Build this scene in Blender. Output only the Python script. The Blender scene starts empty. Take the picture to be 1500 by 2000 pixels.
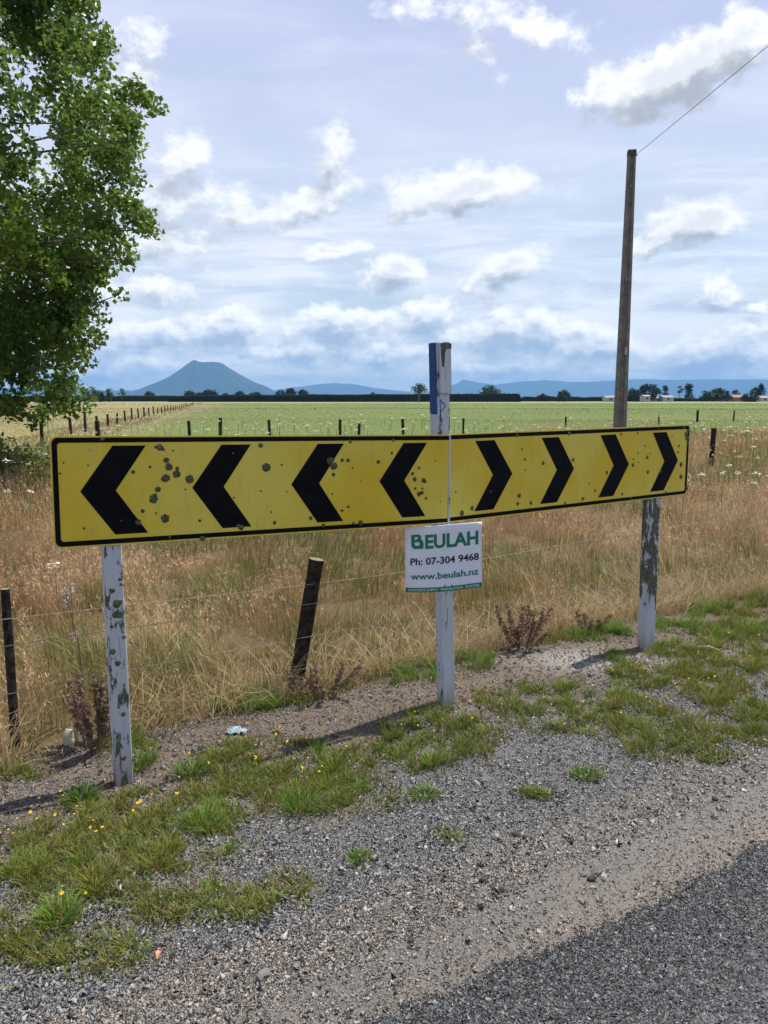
import bpy, bmesh, math, random
import numpy as np
from mathutils import Vector, Matrix

R = math.radians
scene = bpy.context.scene
COL = scene.collection
rng = np.random.default_rng(11)
random.seed(11)

# ------------------------------------------------------------------ camera
CAM_H, PITCH, F = 1.5, R(8.35), 1500.0          # focal length in pixels of the 1500x2000 photo
cam = bpy.data.cameras.new('camera')
cam.sensor_fit = 'VERTICAL'; cam.sensor_height = 24.0; cam.lens = 18.0
cam.clip_start = 0.05; cam.clip_end = 120000
camo = bpy.data.objects.new('camera', cam); COL.objects.link(camo)
camo.location = (0, 0, CAM_H); camo.rotation_euler = (R(90) - PITCH, 0, 0)
scene.camera = camo
CP, SP = math.cos(PITCH), math.sin(PITCH)


def ray(u, v):
    """direction of photo pixel (u, v), depth 1 along the optical axis"""
    xc, yc = (u - 750) / F, (1000 - v) / F
    return Vector((xc, CP + yc * SP, -SP + yc * CP))


def at(u, v, z=0.0):
    d = ray(u, v); t = (z - CAM_H) / d.z
    return Vector((d.x * t, d.y * t, z))


def atY(u, v, Y):
    d = ray(u, v); t = Y / d.y
    return Vector((d.x * t, Y, CAM_H + d.z * t))


# ------------------------------------------------------------------ light
SUN_EL, SUN_AZ = R(66), R(57)                    # azimuth clockwise from +Y
sun_dir = Vector((math.sin(SUN_AZ) * math.cos(SUN_EL), math.cos(SUN_AZ) * math.cos(SUN_EL), math.sin(SUN_EL)))
sl = bpy.data.lights.new('sun', 'SUN'); sl.energy = 5.0; sl.angle = R(0.55); sl.color = (1.0, 0.95, 0.86)
slo = bpy.data.objects.new('sun', sl); COL.objects.link(slo)
slo.rotation_euler = sun_dir.to_track_quat('Z', 'Y').to_euler(); slo.location = (6, 4, 12)

vs = scene.view_settings
vs.view_transform = 'Standard'; vs.look = 'None'; vs.gamma = 1; vs.exposure = 0.30; vs.use_curve_mapping = False
cy = scene.cycles
cy.use_denoising = True; cy.max_bounces = 6; cy.diffuse_bounces = 3; cy.transmission_bounces = 4
cy.volume_bounces = 0; cy.sample_clamp_indirect = 6


# ------------------------------------------------------------------ node helpers
class NT:
    def __init__(s, tree): s.t = tree; s.n = tree.nodes; s.l = tree.links
    def new(s, typ, **kw):
        n = s.n.new(typ)
        for k, v in kw.items(): setattr(n, k, v)
        return n
    def set(s, sock, val):
        if isinstance(val, bpy.types.NodeSocket): s.l.new(val, sock)
        elif val is not None: sock.default_value = val
    def math(s, op, a, b=None, c=None, clamp=False):
        n = s.new('ShaderNodeMath', operation=op); n.use_clamp = clamp
        s.set(n.inputs[0], a)
        if b is not None: s.set(n.inputs[1], b)
        if c is not None: s.set(n.inputs[2], c)
        return n.outputs[0]
    def vmath(s, op, a, b=None, out=0, scale=None):
        n = s.new('ShaderNodeVectorMath', operation=op)
        s.set(n.inputs[0], a)
        if b is not None: s.set(n.inputs[1], b)
        if scale is not None: s.set(n.inputs['Scale'], scale)
        return n.outputs[out]
    def mix(s, f, a, b, blend='MIX'):
        n = s.new('ShaderNodeMix', data_type='RGBA', blend_type=blend)
        s.set(n.inputs[0], f); s.set(n.inputs[6], a); s.set(n.inputs[7], b)
        return n.outputs[2]
    def noise(s, vec, scale, detail=4, rough=0.55, dist=0.0, out=0):
        n = s.new('ShaderNodeTexNoise'); s.set(n.inputs['Vector'], vec)
        n.inputs['Scale'].default_value = scale; n.inputs['Detail'].default_value = detail
        n.inputs['Roughness'].default_value = rough; n.inputs['Distortion'].default_value = dist
        return n.outputs[out]
    def smooth(s, v, a, b, c=0.0, d=1.0):
        n = s.new('ShaderNodeMapRange', interpolation_type='SMOOTHSTEP')
        s.set(n.inputs[0], v); s.set(n.inputs[1], a); s.set(n.inputs[2], b); s.set(n.inputs[3], c); s.set(n.inputs[4], d)
        return n.outputs[0]
    def ramp(s, v, stops):
        n = s.new('ShaderNodeValToRGB'); s.set(n.inputs[0], v)
        e = n.color_ramp.elements
        while len(e) < len(stops): e.new(0.5)
        for k, (p, c) in enumerate(stops): e[k].position = p; e[k].color = (*c, 1) if len(c) == 3 else c
        return n.outputs[0]


def rgba(c): return (c[0], c[1], c[2], 1.0)


# ------------------------------------------------------------------ world: sky, veil and clouds by direction
def angles(u, v):
    d = ray(u, v).normalized()
    return math.atan2(d.x, d.y), math.asin(d.z)


# photo position, half sizes (px), tilt (deg, up to the right), weight
CLOUDS = [
    (1330, 146, 200, 70, 12, 1.25), (1165, 165, 50, 40, 20, 0.8), (1465, 80, 110, 66, 10, 1.1),
    (1010, 30, 140, 44, -14, 0.60), (950, 80, 50, 40, -50, 0.40), (870, 10, 110, 30, 0, 0.42),
    (910, 365, 150, 46, 3, 1.0), (805, 385, 50, 40, 30, 0.75),
    (1360, 440, 92, 50, 8, 1.1), (1290, 472, 60, 26, 25, 0.85),
    (765, 538, 82, 38, 10, 1.1), (985, 530, 88, 36, 24, 1.05),
    (600, 395, 110, 36, 22, 0.9), (648, 300, 48, 46, 40, 0.66), (470, 440, 110, 26, 12, 0.66),
    (350, 300, 62, 40, 20, 0.85), (262, 115, 55, 80, -20, 0.58), (360, 395, 140, 50, 5, 0.58),
    (655, 492, 66, 22, 6, 0.85), (1410, 573, 68, 26, -6, 0.95), (1480, 602, 40, 12, 0, 0.7),
    (260, 560, 190, 40, 6, 0.6), (460, 600, 40, 12, 0, 0.6), (300, 480, 170, 40, 12, 0.55),
    (825, 622, 90, 36, 10, 1.0), (1010, 655, 240, 44, -4, 1.05), (1180, 690, 130, 34, 0, 0.95), (1400, 678, 190, 48, 6, 1.05),
    (430, 645, 120, 46, 4, 1.05), (660, 640, 130, 42, 8, 1.0), (300, 660, 230, 44, 4, 0.9), (740, 690, 210, 40, 0, 0.8),
    (600, 682, 260, 26, -1, 0.8), (220, 720, 240, 34, 2, 0.7), (980, 715, 240, 30, 0, 0.8), (1300, 728, 260, 24, 2, 0.7), (840, 735, 30, 14, 0, 0.7),
]
world = bpy.data.worlds.new('World'); scene.world = world; world.use_nodes = True
W = NT(world.node_tree); W.n.clear()

cg = bpy.data.node_groups.new('cloud_field', 'ShaderNodeTree')
cg.interface.new_socket('Vector', in_out='INPUT', socket_type='NodeSocketVector')
cg.interface.new_socket('Field', in_out='OUTPUT', socket_type='NodeSocketFloat')
G = NT(cg)
gi = G.new('NodeGroupInput'); go = G.new('NodeGroupOutput')
q0 = gi.outputs[0]
w1 = G.noise(q0, 7.0, 3, 0.55, out=1)
w1 = G.vmath('SUBTRACT', w1, (0.5, 0.5, 0.5))
w1 = G.vmath('SCALE', w1, scale=0.055)
q1 = G.vmath('ADD', q0, w1)
w2 = G.noise(q0, 34.0, 3, 0.55, out=1)
w2 = G.vmath('SCALE', G.vmath('SUBTRACT', w2, (0.5, 0.5, 0.5)), scale=0.022)
q2 = G.vmath('ADD', q1, w2)
acc = None
for (cu, cv, ru, rv, tilt, wt) in CLOUDS:
    a0, e0 = angles(cu, cv)
    a1, _ = angles(cu + ru, cv); _, e1 = angles(cu, cv - rv)
    m = G.new('ShaderNodeMapping', vector_type='TEXTURE')
    m.inputs['Location'].default_value = (a0, e0, 0); m.inputs['Rotation'].default_value = (0, 0, R(tilt))
    m.inputs['Scale'].default_value = (max(abs(a1 - a0), 0.006) * 1.10, max(abs(e1 - e0), 0.006) * 1.22, 1)
    G.l.new(q2, m.inputs['Vector'])
    sx = G.vmath('MULTIPLY', m.outputs[0], (1, 1, 0))
    ln = G.vmath('LENGTH', sx, out=1)
    f = G.math('MULTIPLY_ADD', ln, -1.0 * wt, wt)
    acc = f if acc is None else G.math('SMOOTH_MAX', acc, f, 0.12)
nz = G.noise(G.vmath('MULTIPLY', q0, (1, 1.5, 1)), 24.0, 8, 0.60)
nz = G.math('SUBTRACT', nz, 0.5)
nz2 = G.math('SUBTRACT', G.noise(q0, 70.0, 6, 0.65), 0.5)
fld = G.math('MULTIPLY_ADD', nz, 1.75, acc)
fld = G.math('MULTIPLY_ADD', nz2, 0.5, fld)
# scattered cloud away from the picture, so the whole sky dome is cloudy
bg = G.noise(q0, 2.3, 6, 0.6)
sep = G.new('ShaderNodeSeparateXYZ'); G.l.new(q0, sep.inputs[0])
away = G.smooth(G.math('ABSOLUTE', sep.outputs[0]), 0.52, 0.8)
hi = G.smooth(sep.outputs[1], 0.56, 0.75)
away = G.math('MAXIMUM', away, hi)
bgf = G.math('MULTIPLY', G.math('MULTIPLY_ADD', bg, 5.0, -2.95), away)
bgf = G.math('ADD', bgf, G.math('MULTIPLY_ADD', away, 2.0, -2.0))
fld = G.math('MAXIMUM', fld, bgf)
G.l.new(fld, go.inputs[0])

tc = W.new('ShaderNodeTexCoord')
d = W.vmath('NORMALIZE', tc.outputs['Generated'])
sp = W.new('ShaderNodeSeparateXYZ'); W.l.new(d, sp.inputs[0])
az = W.math('ARCTAN2', sp.outputs[0], sp.outputs[1])
el = W.math('ARCSINE', sp.outputs[2])
cmb = W.new('ShaderNodeCombineXYZ'); W.l.new(az, cmb.inputs[0]); W.l.new(el, cmb.inputs[1])
q = cmb.outputs[0]


def field(vec):
    g = W.new('ShaderNodeGroup'); g.node_tree = cg; W.l.new(vec, g.inputs[0]); return g.outputs[0]


f1 = field(q)
lowk = W.smooth(el, 0.03, 0.26)
offv = W.new('ShaderNodeCombineXYZ'); W.l.new(W.math('MULTIPLY_ADD', lowk, 0.006, 0.003), offv.inputs[0]); W.l.new(W.math('MULTIPLY_ADD', lowk, 0.020, 0.010), offv.inputs[1])
f2 = field(W.vmath('ADD', q, offv.outputs[0]))
alpha = W.smooth(f1, -0.06, 0.54)
lit = W.math('MULTIPLY_ADD', W.math('SUBTRACT', f1, f2), 1.0, 0.50, clamp=True)
thick = W.smooth(f1, 0.35, 1.0)
lit = W.math('SUBTRACT', lit, W.math('MULTIPLY', thick, 0.40), clamp=True)
lown = W.smooth(el, 0.02, 0.22)
dark = W.mix(lown, (0.50, 0.60, 0.76, 1), (0.46, 0.50, 0.57, 1))
lightc = W.mix(lown, (1.45, 1.40, 1.34, 1), (1.08, 1.09, 1.12, 1))
ccol = W.mix(W.smooth(lit, 0.0, 1.0), dark, lightc)
# high veil of thin cirrus
sc = W.vmath('MULTIPLY', q, (1.6, 6.0, 1))
v1 = W.noise(sc, 1.6, 6, 0.6, 0.6)
veilcol = W.ramp(W.math('MULTIPLY', el, 1.0 / 0.6),
                 [(0.0, (1.6, 1.45, 1.28)), (0.10, (1.12, 1.13, 1.12)), (0.25, (0.80, 0.88, 1.0)), (0.55, (0.68, 0.74, 0.94)), (0.85, (0.53, 0.585, 0.87)), (1.0, (0.46, 0.52, 0.82))])
a0, e0 = angles(690, 588)
hole = W.new('ShaderNodeMapping', vector_type='TEXTURE')
hole.inputs['Location'].default_value = (a0, e0, 0); hole.inputs['Scale'].default_value = (0.13, 0.026, 1); hole.inputs['Rotation'].default_value = (0, 0, R(3))
W.l.new(W.vmath('ADD', q, W.vmath('SCALE', W.vmath('SUBTRACT', W.noise(q, 12, 4, out=1), (0.5, 0.5, 0.5)), scale=0.05)), hole.inputs[0])
hl = W.smooth(W.vmath('LENGTH', W.vmath('MULTIPLY', hole.outputs[0], (1, 1, 0)), out=1), 0.35, 1.2)
vf = W.math('MULTIPLY', W.math('MULTIPLY', W.smooth(v1, 0.2, 0.65, 0.70, 0.97), W.smooth(el, 1.05, 0.62, 0.35, 1.0)), W.math('MULTIPLY_ADD', hl, 0.55, 0.45))
streak = W.smooth(v1, 0.48, 0.75)
veilcol = W.mix(W.math('MULTIPLY', streak, 0.6), veilcol, (0.84, 0.88, 0.98, 1))
s2 = W.noise(W.vmath('MULTIPLY', q, (4.0, 26.0, 1)), 1.3, 7, 0.62, 0.8)                # layered stratus low in the sky
lowband = W.math('MULTIPLY', W.smooth(el, 0.34, 0.12), W.smooth(el, 0.0, 0.03))
veilcol = W.mix(W.math('MULTIPLY', W.smooth(s2, 0.45, 0.66), W.math('MULTIPLY', lowband, 0.8)), veilcol, (1.15, 1.15, 1.15, 1))
veilcol = W.mix(W.math('MULTIPLY', W.smooth(s2, 0.50, 0.33), W.math('MULTIPLY', lowband, 0.65)), veilcol, (0.60, 0.68, 0.80, 1))
sky = W.new('ShaderNodeTexSky', sky_type='NISHITA'); sky.sun_disc = False
sky.sun_elevation = SUN_EL; sky.sun_rotation = SUN_AZ; sky.air_density = 1.0; sky.dust_density = 0.6; sky.ozone_density = 1.5
b_sky = W.new('ShaderNodeBackground'); W.l.new(sky.outputs[0], b_sky.inputs[0]); b_sky.inputs[1].default_value = 0.10
b_veil = W.new('ShaderNodeBackground'); W.l.new(veilcol, b_veil.inputs[0]); b_veil.inputs[1].default_value = 0.86
b_cl = W.new('ShaderNodeBackground'); W.l.new(ccol, b_cl.inputs[0]); b_cl.inputs[1].default_value = 0.86
m1 = W.new('ShaderNodeMixShader'); W.l.new(vf, m1.inputs[0]); W.l.new(b_sky.outputs[0], m1.inputs[1]); W.l.new(b_veil.outputs[0], m1.inputs[2])
m2 = W.new('ShaderNodeMixShader'); W.l.new(alpha, m2.inputs[0]); W.l.new(m1.outputs[0], m2.inputs[1]); W.l.new(b_cl.outputs[0], m2.inputs[2])
wo = W.new('ShaderNodeOutputWorld'); W.l.new(m2.outputs[0], wo.inputs[0])
world.cycles.sampling_method = 'MANUAL'; world.cycles.sample_map_resolution = 512


# ------------------------------------------------------------------ numpy noise
_perm = np.random.default_rng(5).random((256, 256))


def vnoise(x, y, s=1.0, seed=0):
    x = np.asarray(x, float) * s + seed * 17.31; y = np.asarray(y, float) * s + seed * 9.77
    xi = np.floor(x).astype(int); yi = np.floor(y).astype(int)
    fx = x - xi; fy = y - yi
    fx = fx * fx * (3 - 2 * fx); fy = fy * fy * (3 - 2 * fy)
    a = _perm[xi & 255, yi & 255]; b = _perm[(xi + 1) & 255, yi & 255]
    c = _perm[xi & 255, (yi + 1) & 255]; e = _perm[(xi + 1) & 255, (yi + 1) & 255]
    return (a * (1 - fx) + b * fx) * (1 - fy) + (c * (1 - fx) + e * fx) * fy


def fbm(x, y, s=1.0, o=4, seed=0):
    r = 0; amp = 1; tot = 0
    for k in range(o):
        r = r + amp * vnoise(x, y, s * 2 ** k, seed + k); tot += amp; amp *= 0.5
    return r / tot


def sstep(a, b, x):
    t = np.clip((np.asarray(x, float) - a) / (b - a), 0, 1); return t * t * (3 - 2 * t)


# road frame: s along the road (to the right and away), n across it into the field
RA = R(32.0); RC, RS = math.cos(RA), math.sin(RA)
def to_sn(x, y): return x * RC + y * RS, -x * RS + y * RC
def to_xy(s, n): return s * RC - n * RS, s * RS + n * RC


def ground_h(x, y):
    x = np.asarray(x, float); y = np.asarray(y, float)
    s, n = to_sn(x, y)
    near = 1 - sstep(9, 25, np.hypot(x, y))
    h = (fbm(x, y, 1.3, 3, 3) - 0.5) * 0.05 * sstep(1.6, 2.6, n)
    h = h + (fbm(x, y, 9, 3, 8) - 0.5) * 0.018 * sstep(1.45, 2.0, n)
    h = h + 0.025 * np.exp(-((n - 3.15) / 0.22) ** 2) * (0.4 + vnoise(s, n, 1.5, 4))
    h = h + 0.035 * np.exp(-((x - 1.6) ** 2 + (y - 4.42) ** 2) / 0.16)
    h = h + 0.02 * np.exp(-((x - 1.25) ** 2 + (y - 4.2) ** 2) / 0.1)
    h = h * near
    h = h + (fbm(x, y, 0.03, 3, 21) - 0.5) * 0.35 * sstep(12, 60, np.hypot(x, y)) * (1 - sstep(150, 400, np.hypot(x, y)))
    return h


_raw_h = ground_h
POSTS = {'left': (241, 1530, 2.885), 'middle': (871, 1370, 3.575), 'right': (1261, 1265, 4.425)}   # photo foot and distance of the sign posts
_fit = []
for _u, _v, _Y in POSTS.values():
    _p = atY(_u, _v, _Y); _fit.append((_p.x, _p.y, _p.z - float(_raw_h(_p.x, _p.y))))


def ground_h(x, y):
    h = _raw_h(x, y)
    for fx, fy, dz in _fit: h = h + dz * np.exp(-((np.asarray(x) - fx) ** 2 + (np.asarray(y) - fy) ** 2) / 0.11)
    return h


def foot(k):
    u, v, Yk = POSTS[k]; p = atY(u, v, Yk); p.z = float(ground_h(p.x, p.y)); return p


def dry_limit(x, y):
    a = np.asarray(x) / np.maximum(np.asarray(y), 1)
    return 17.5 + 16 * sstep(0.02, 0.30, a) + (fbm(x, y, 0.25, 3, 81) - 0.5) * 9


def gh(x, y): return float(ground_h(x, y))
def gat(u, v):
    p = at(u, v); p = at(u, v, gh(p.x, p.y)); return p


# ------------------------------------------------------------------ mesh helpers
def tag(o, label=None, cat=None, group=None, kind=None):
    if label: o['label'] = label
    if cat: o['category'] = cat
    if group: o['group'] = group
    if kind: o['kind'] = kind
    return o


def empty(name, loc, label=None, cat=None, group=None):
    o = bpy.data.objects.new(name, None); COL.objects.link(o); o.location = loc; o.empty_display_size = 0.2
    return tag(o, label, cat, group)


def link(name, me, mats, parent=None, world_coords=True):
    o = bpy.data.objects.new(name, me); COL.objects.link(o)
    for m in (mats if isinstance(mats, (list, tuple)) else [mats]): me.materials.append(m)
    if parent is not None:
        o.parent = parent
        if world_coords:
            bpy.context.view_layer.update()
            o.matrix_parent_inverse = parent.matrix_world.inverted()
    return o


def mesh_np(name, V, faces, mats, parent=None, col=None, smooth=False, midx=None, world_coords=True):
    """faces: list of (n,k) int arrays"""
    me = bpy.data.meshes.new(name)
    V = np.asarray(V, np.float32)
    me.vertices.add(len(V)); me.vertices.foreach_set('co', V.ravel())
    tot = sum(f.size for f in faces); npoly = sum(len(f) for f in faces)
    me.loops.add(tot); me.polygons.add(npoly)
    me.loops.foreach_set('vertex_index', np.concatenate([f.ravel() for f in faces]).astype(np.int32))
    starts = []; p = 0
    for f in faces:
        starts.append(p + np.arange(len(f)) * f.shape[1]); p += f.size
    me.polygons.foreach_set('loop_start', np.concatenate(starts).astype(np.int32))
    if midx is not None: me.polygons.foreach_set('material_index', np.asarray(midx, np.int32))
    me.update(calc_edges=True)
    if smooth: me.polygons.foreach_set('use_smooth', np.ones(npoly, bool))
    if col is not None:
        a = me.color_attributes.new('Col', 'FLOAT_COLOR', 'POINT')
        c = np.ones((len(V), 4), np.float32); c[:, :3] = col
        a.data.foreach_set('color', c.ravel())
    return link(name, me, mats, parent, world_coords)


def bm_obj(name, bm, mats, parent=None, smooth=False, world_coords=True):
    me = bpy.data.meshes.new(name); bmesh.ops.recalc_face_normals(bm, faces=bm.faces); bm.to_mesh(me); bm.free()
    if smooth:
        me.polygons.foreach_set('use_smooth', np.ones(len(me.polygons), bool))
    return link(name, me, mats, parent, world_coords)


def rot_frame(z):
    z = Vector(z).normalized(); x = z.orthogonal().normalized(); return x, z.cross(x)


def add_tube(bm, pts, rad, seg=6, mi=0, cap=True):
    rings = []
    pts = [Vector(p) for p in pts]
    x = None
    for i, p in enumerate(pts):
        t = (pts[min(i + 1, len(pts) - 1)] - pts[max(i - 1, 0)]).normalized()
        if x is None: x = t.orthogonal().normalized()
        x = (x - t * x.dot(t)).normalized(); y = t.cross(x)
        r = rad[i] if isinstance(rad, (list, tuple)) else rad
        rings.append([bm.verts.new(p + (x * math.cos(2 * math.pi * k / seg) + y * math.sin(2 * math.pi * k / seg)) * r) for k in range(seg)])
    for a, b in zip(rings, rings[1:]):
        for k in range(seg):
            f = bm.faces.new((a[k], a[(k + 1) % seg], b[(k + 1) % seg], b[k])); f.material_index = mi
    if cap:
        for r_, rev in ((rings[0], True), (rings[-1], False)):
            f = bm.faces.new(list(reversed(r_)) if rev else r_); f.material_index = mi
    return rings


def add_prism(bm, outline, frame, depth, mi=0):
    """outline: list of (a,b); frame: (origin, A, B, N); extruded from 0 to depth along N"""
    O, A, B, N = frame
    f0 = [bm.verts.new(O + A * a + B * b) for a, b in outline]
    f1 = [bm.verts.new(O + A * a + B * b + N * depth) for a, b in outline]
    n = len(outline)
    fs = [bm.faces.new(f0), bm.faces.new(list(reversed(f1)))]
    for k in range(n): fs.append(bm.faces.new((f0[k], f1[k], f1[(k + 1) % n], f0[(k + 1) % n])))
    for f in fs: f.material_index = mi
    return f0, f1


# ------------------------------------------------------------------ materials
def new_mat(name):
    m = bpy.data.materials.new(name); m.use_nodes = True
    t = NT(m.node_tree); t.n.clear()
    out = t.new('ShaderNodeOutputMaterial'); p = t.new('ShaderNodeBsdfPrincipled')
    t.l.new(p.outputs[0], out.inputs[0])
    return m, t, p, out


def mat(name, c1, c2=None, scale=8, rough=0.7, spec=0.3, bump=0.0, bscale=40, metal=0.0, coord='Object', detail=5, lo=0.35, hi=0.65):
    m, t, p, out = new_mat(name)
    tcn = t.new('ShaderNodeTexCoord'); vec = tcn.outputs[coord]
    p.inputs['Roughness'].default_value = rough; p.inputs['Specular IOR Level'].default_value = spec; p.inputs['Metallic'].default_value = metal
    if c2 is None: p.inputs['Base Color'].default_value = rgba(c1)
    else:
        f = t.smooth(t.noise(vec, scale, detail, 0.6), lo, hi)
        t.l.new(t.mix(f, rgba(c1), rgba(c2)), p.inputs['Base Color'])
    if bump:
        b = t.new('ShaderNodeBump'); b.inputs['Strength'].default_value = bump; b.inputs['Distance'].default_value = 0.01
        t.l.new(t.noise(vec, bscale, 6, 0.65), b.inputs['Height']); t.l.new(b.outputs[0], p.inputs['Normal'])
    return m


def leaf_mat(name, trans=0.35, rough=0.55, spec=0.35):
    """colour from the per-leaf attribute, light passing through thin blades"""
    m, t, p, out = new_mat(name)
    a = t.new('ShaderNodeAttribute'); a.attribute_name = 'Col'
    t.l.new(a.outputs[0], p.inputs['Base Color']); p.inputs['Roughness'].default_value = rough; p.inputs['Specular IOR Level'].default_value = spec
    tr = t.new('ShaderNodeBsdfTranslucent'); t.l.new(a.outputs[0], tr.inputs[0])
    mx = t.new('ShaderNodeMixShader'); mx.inputs[0].default_value = trans
    t.l.new(p.outputs[0], mx.inputs[1]); t.l.new(tr.outputs[0], mx.inputs[2]); t.l.new(mx.outputs[0], out.inputs[0])
    return m


def attr_mat(name, rough=0.85, spec=0.2, nscale=60, namp=0.35, bump=0.0, bscale=60, bdist=0.01):
    m, t, p, out = new_mat(name)
    a = t.new('ShaderNodeAttribute'); a.attribute_name = 'Col'
    tcn = t.new('ShaderNodeTexCoord'); vec = tcn.outputs['Object']
    n = t.noise(vec, nscale, 6, 0.7)
    k = t.math('MULTIPLY_ADD', n, 2 * namp, 1 - namp)
    t.l.new(t.vmath('SCALE', a.outputs[0], scale=k), p.inputs['Base Color'])
    p.inputs['Roughness'].default_value = rough; p.inputs['Specular IOR Level'].default_value = spec
    if bump:
        b = t.new('ShaderNodeBump'); b.inputs['Strength'].default_value = bump; b.inputs['Distance'].default_value = bdist
        t.l.new(t.noise(vec, bscale, 5, 0.7), b.inputs['Height']); t.l.new(b.outputs[0], p.inputs['Normal'])
    return m


M_leaf = leaf_mat('tree_leaf', 0.48, 0.38, 0.5)
M_grass = leaf_mat('grass_blade', 0.29, 0.6, 0.25)
M_stone = attr_mat('gravel_stone', 0.85, 0.25, 160, 0.3)
M_far = leaf_mat('far_foliage', 0.15, 0.8, 0.1)

# ------------------------------------------------------------------ ground
def graded(lo, hi, step, far, g=1.13):
    a = list(np.arange(lo, hi + 1e-6, step)); st = step; x = a[-1]; up = []
    while x < far: st *= g; x += st; up.append(x)
    return a, up


xa, xu = graded(-3.2, 4.2, 0.04, 26000); xl = []
st, x = 0.04, -3.2
while x > -26000: st *= 1.13; x -= st; xl.append(x)
gx = np.array(sorted(xl) + xa + xu)
ya, yu = graded(0.6, 7.5, 0.04, 30000, 1.10); yl = []
st, x = 0.04, 0.6
while x > -6000: st *= 1.4; x -= st; yl.append(x)
gy = np.array(sorted(yl) + ya + yu)
GX, GY = np.meshgrid(gx, gy)
GZ = ground_h(GX, GY)
S_, N_ = to_sn(GX, GY)
D_ = np.hypot(GX, GY)


def lerp(a, b, t): return a + (np.asarray(b) - a) * t[..., None]


gc = np.zeros(GX.shape + (3,)); gc[:] = (0.215, 0.190, 0.165)                         # tan dust by the seal
w = (fbm(GX, GY, 1.2, 4, 31) - 0.5) * 0.5
gc = lerp(lerp(gc, (0.190, 0.178, 0.164), sstep(1.42, 1.56, N_ + w * .4)), (0.158, 0.154, 0.148), sstep(1.65, 2.05, N_ + w + (fbm(S_ * .35, N_, 2.0, 3, 33) - .5) * .5))                      # grey gravel
gc = lerp(gc, (0.21, 0.165, 0.128), sstep(0.58, 0.72, fbm(GX, GY, 2.6, 4, 44)) * 0.7)  # patches of dust and straw
gc = lerp(gc, (0.155, 0.12, 0.095), sstep(2.55, 2.9, N_ + w * 0.6))                   # brown soil by the posts
gc = lerp(gc, (0.36, 0.34, 0.32), np.exp(-(((GX - 1.25) / 0.45) ** 2 + ((GY - 4.18) / 0.14) ** 2)) * 0.9)   # pale heap of lime chip
gc = lerp(gc, (0.13, 0.095, 0.05), sstep(3.25, 3.5, N_ + w * 0.3))                  # litter under the dry grass
g1 = fbm(GX, GY, 0.16, 4, 51)
gc = lerp(gc, (0.15, 0.145, 0.05), sstep(14, 26, D_) * sstep(3.4, 3.6, N_) * sstep(0.4, 0.6, g1))
past = np.array((0.125, 0.165, 0.05)) * (0.8 + 0.5 * fbm(GX, GY, 0.05, 4, 61))[..., None]
past = lerp(past, (0.15, 0.165, 0.055), sstep(0.5, 0.68, fbm(GX, GY * 2.5, 0.02, 4, 66)) * 0.7)
xf = -14.6 - (GY - 40) * 0.215                                               # line of the receding fence
tanp = np.array((0.24, 0.21, 0.095)) * (0.8 + 0.5 * fbm(GX, GY, 0.06, 4, 71))[..., None]
past = lerp(past, (0.26, 0.20, 0.11), np.exp(-((GX - xf) / (1.5 + 0.02 * np.clip(GY, 0, 200))) ** 2) * 0.8)
past = np.where((GX < xf)[..., None], tanp, past)
gc = gc + (past - gc) * (sstep(-2.5, 2.5, GY - dry_limit(GX, GY)) * (N_ > 3.4))[..., None]
gc = lerp(gc, (0.27, 0.27, 0.14), sstep(250, 330, GY) * (1 - sstep(500, 700, GY)) * 0.85)
gc = lerp(gc, (0.10, 0.14, 0.055), sstep(600, 900, D_))
nx, ny = len(gx), len(gy)
idx = np.arange(nx * ny).reshape(ny, nx)
quads = np.stack([idx[:-1, :-1], idx[:-1, 1:], idx[1:, 1:], idx[1:, :-1]], -1).reshape(-1, 4)
M_ground = attr_mat('ground_soil_and_pasture', 0.95, 0.1, 150, 0.6, 0.9, 170, 0.006)
ground = mesh_np('ground', np.stack([GX, GY, GZ], -1).reshape(-1, 3), [quads], M_ground, col=gc.reshape(-1, 3), smooth=True)
tag(ground, 'verge of gravel and soil running out to flat pasture', 'ground', kind='structure')

# sealed road: sheet with a ragged feathered edge
def road_edge(s): return 1.385 + (fbm(s, 0 * s, 1.1, 3, 91) - 0.5) * 0.10 + (vnoise(s, 0 * s, 9, 95) - 0.5) * 0.035


rs = np.concatenate([np.linspace(-60, -3, 120), np.arange(-3, 6, 0.02), np.linspace(6, 140, 200)])
prof = [(-7.2, 0.010), (-3, 0.03), (0.9, 0.014), (1.2, 0.012), (-0.02, 0.011), (0.0, 0.004), (0.015, -0.02)]
RV = []
for k, (n0, z) in enumerate(prof):
    nn = np.full_like(rs, n0) if k < 4 else road_edge(rs) + n0
    if k == 3: nn = np.minimum(nn, road_edge(rs) - 0.06)
    X, Y = to_xy(rs, nn); RV.append(np.stack([X, Y, np.full_like(rs, z)], -1))
RV = np.stack(RV, 0); k = np.arange(RV.shape[0] * len(rs)).reshape(RV.shape[0], len(rs))
rq = np.stack([k[:-1, :-1], k[:-1, 1:], k[1:, 1:], k[1:, :-1]], -1).reshape(-1, 4)
m, t, p, out = new_mat('chip_seal_asphalt'); M_road = m
vec = t.new('ShaderNodeTexCoord').outputs['Object']
vo = t.new('ShaderNodeTexVoronoi'); vo.inputs['Scale'].default_value = 95; t.l.new(vec, vo.inputs['Vector'])
sepc = t.new('ShaderNodeSeparateColor'); t.l.new(vo.outputs['Color'], sepc.inputs[0])
c = t.ramp(sepc.outputs[0], [(0.0, (0.03, 0.031, 0.034)), (0.5, (0.07, 0.071, 0.076)), (0.85, (0.13, 0.131, 0.135)), (1.0, (0.22, 0.22, 0.22))])
c = t.mix(t.smooth(t.noise(vec, 1.5, 4), 0.55, 0.75, 0, 0.35), c, (0.10, 0.075, 0.055, 1))
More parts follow.
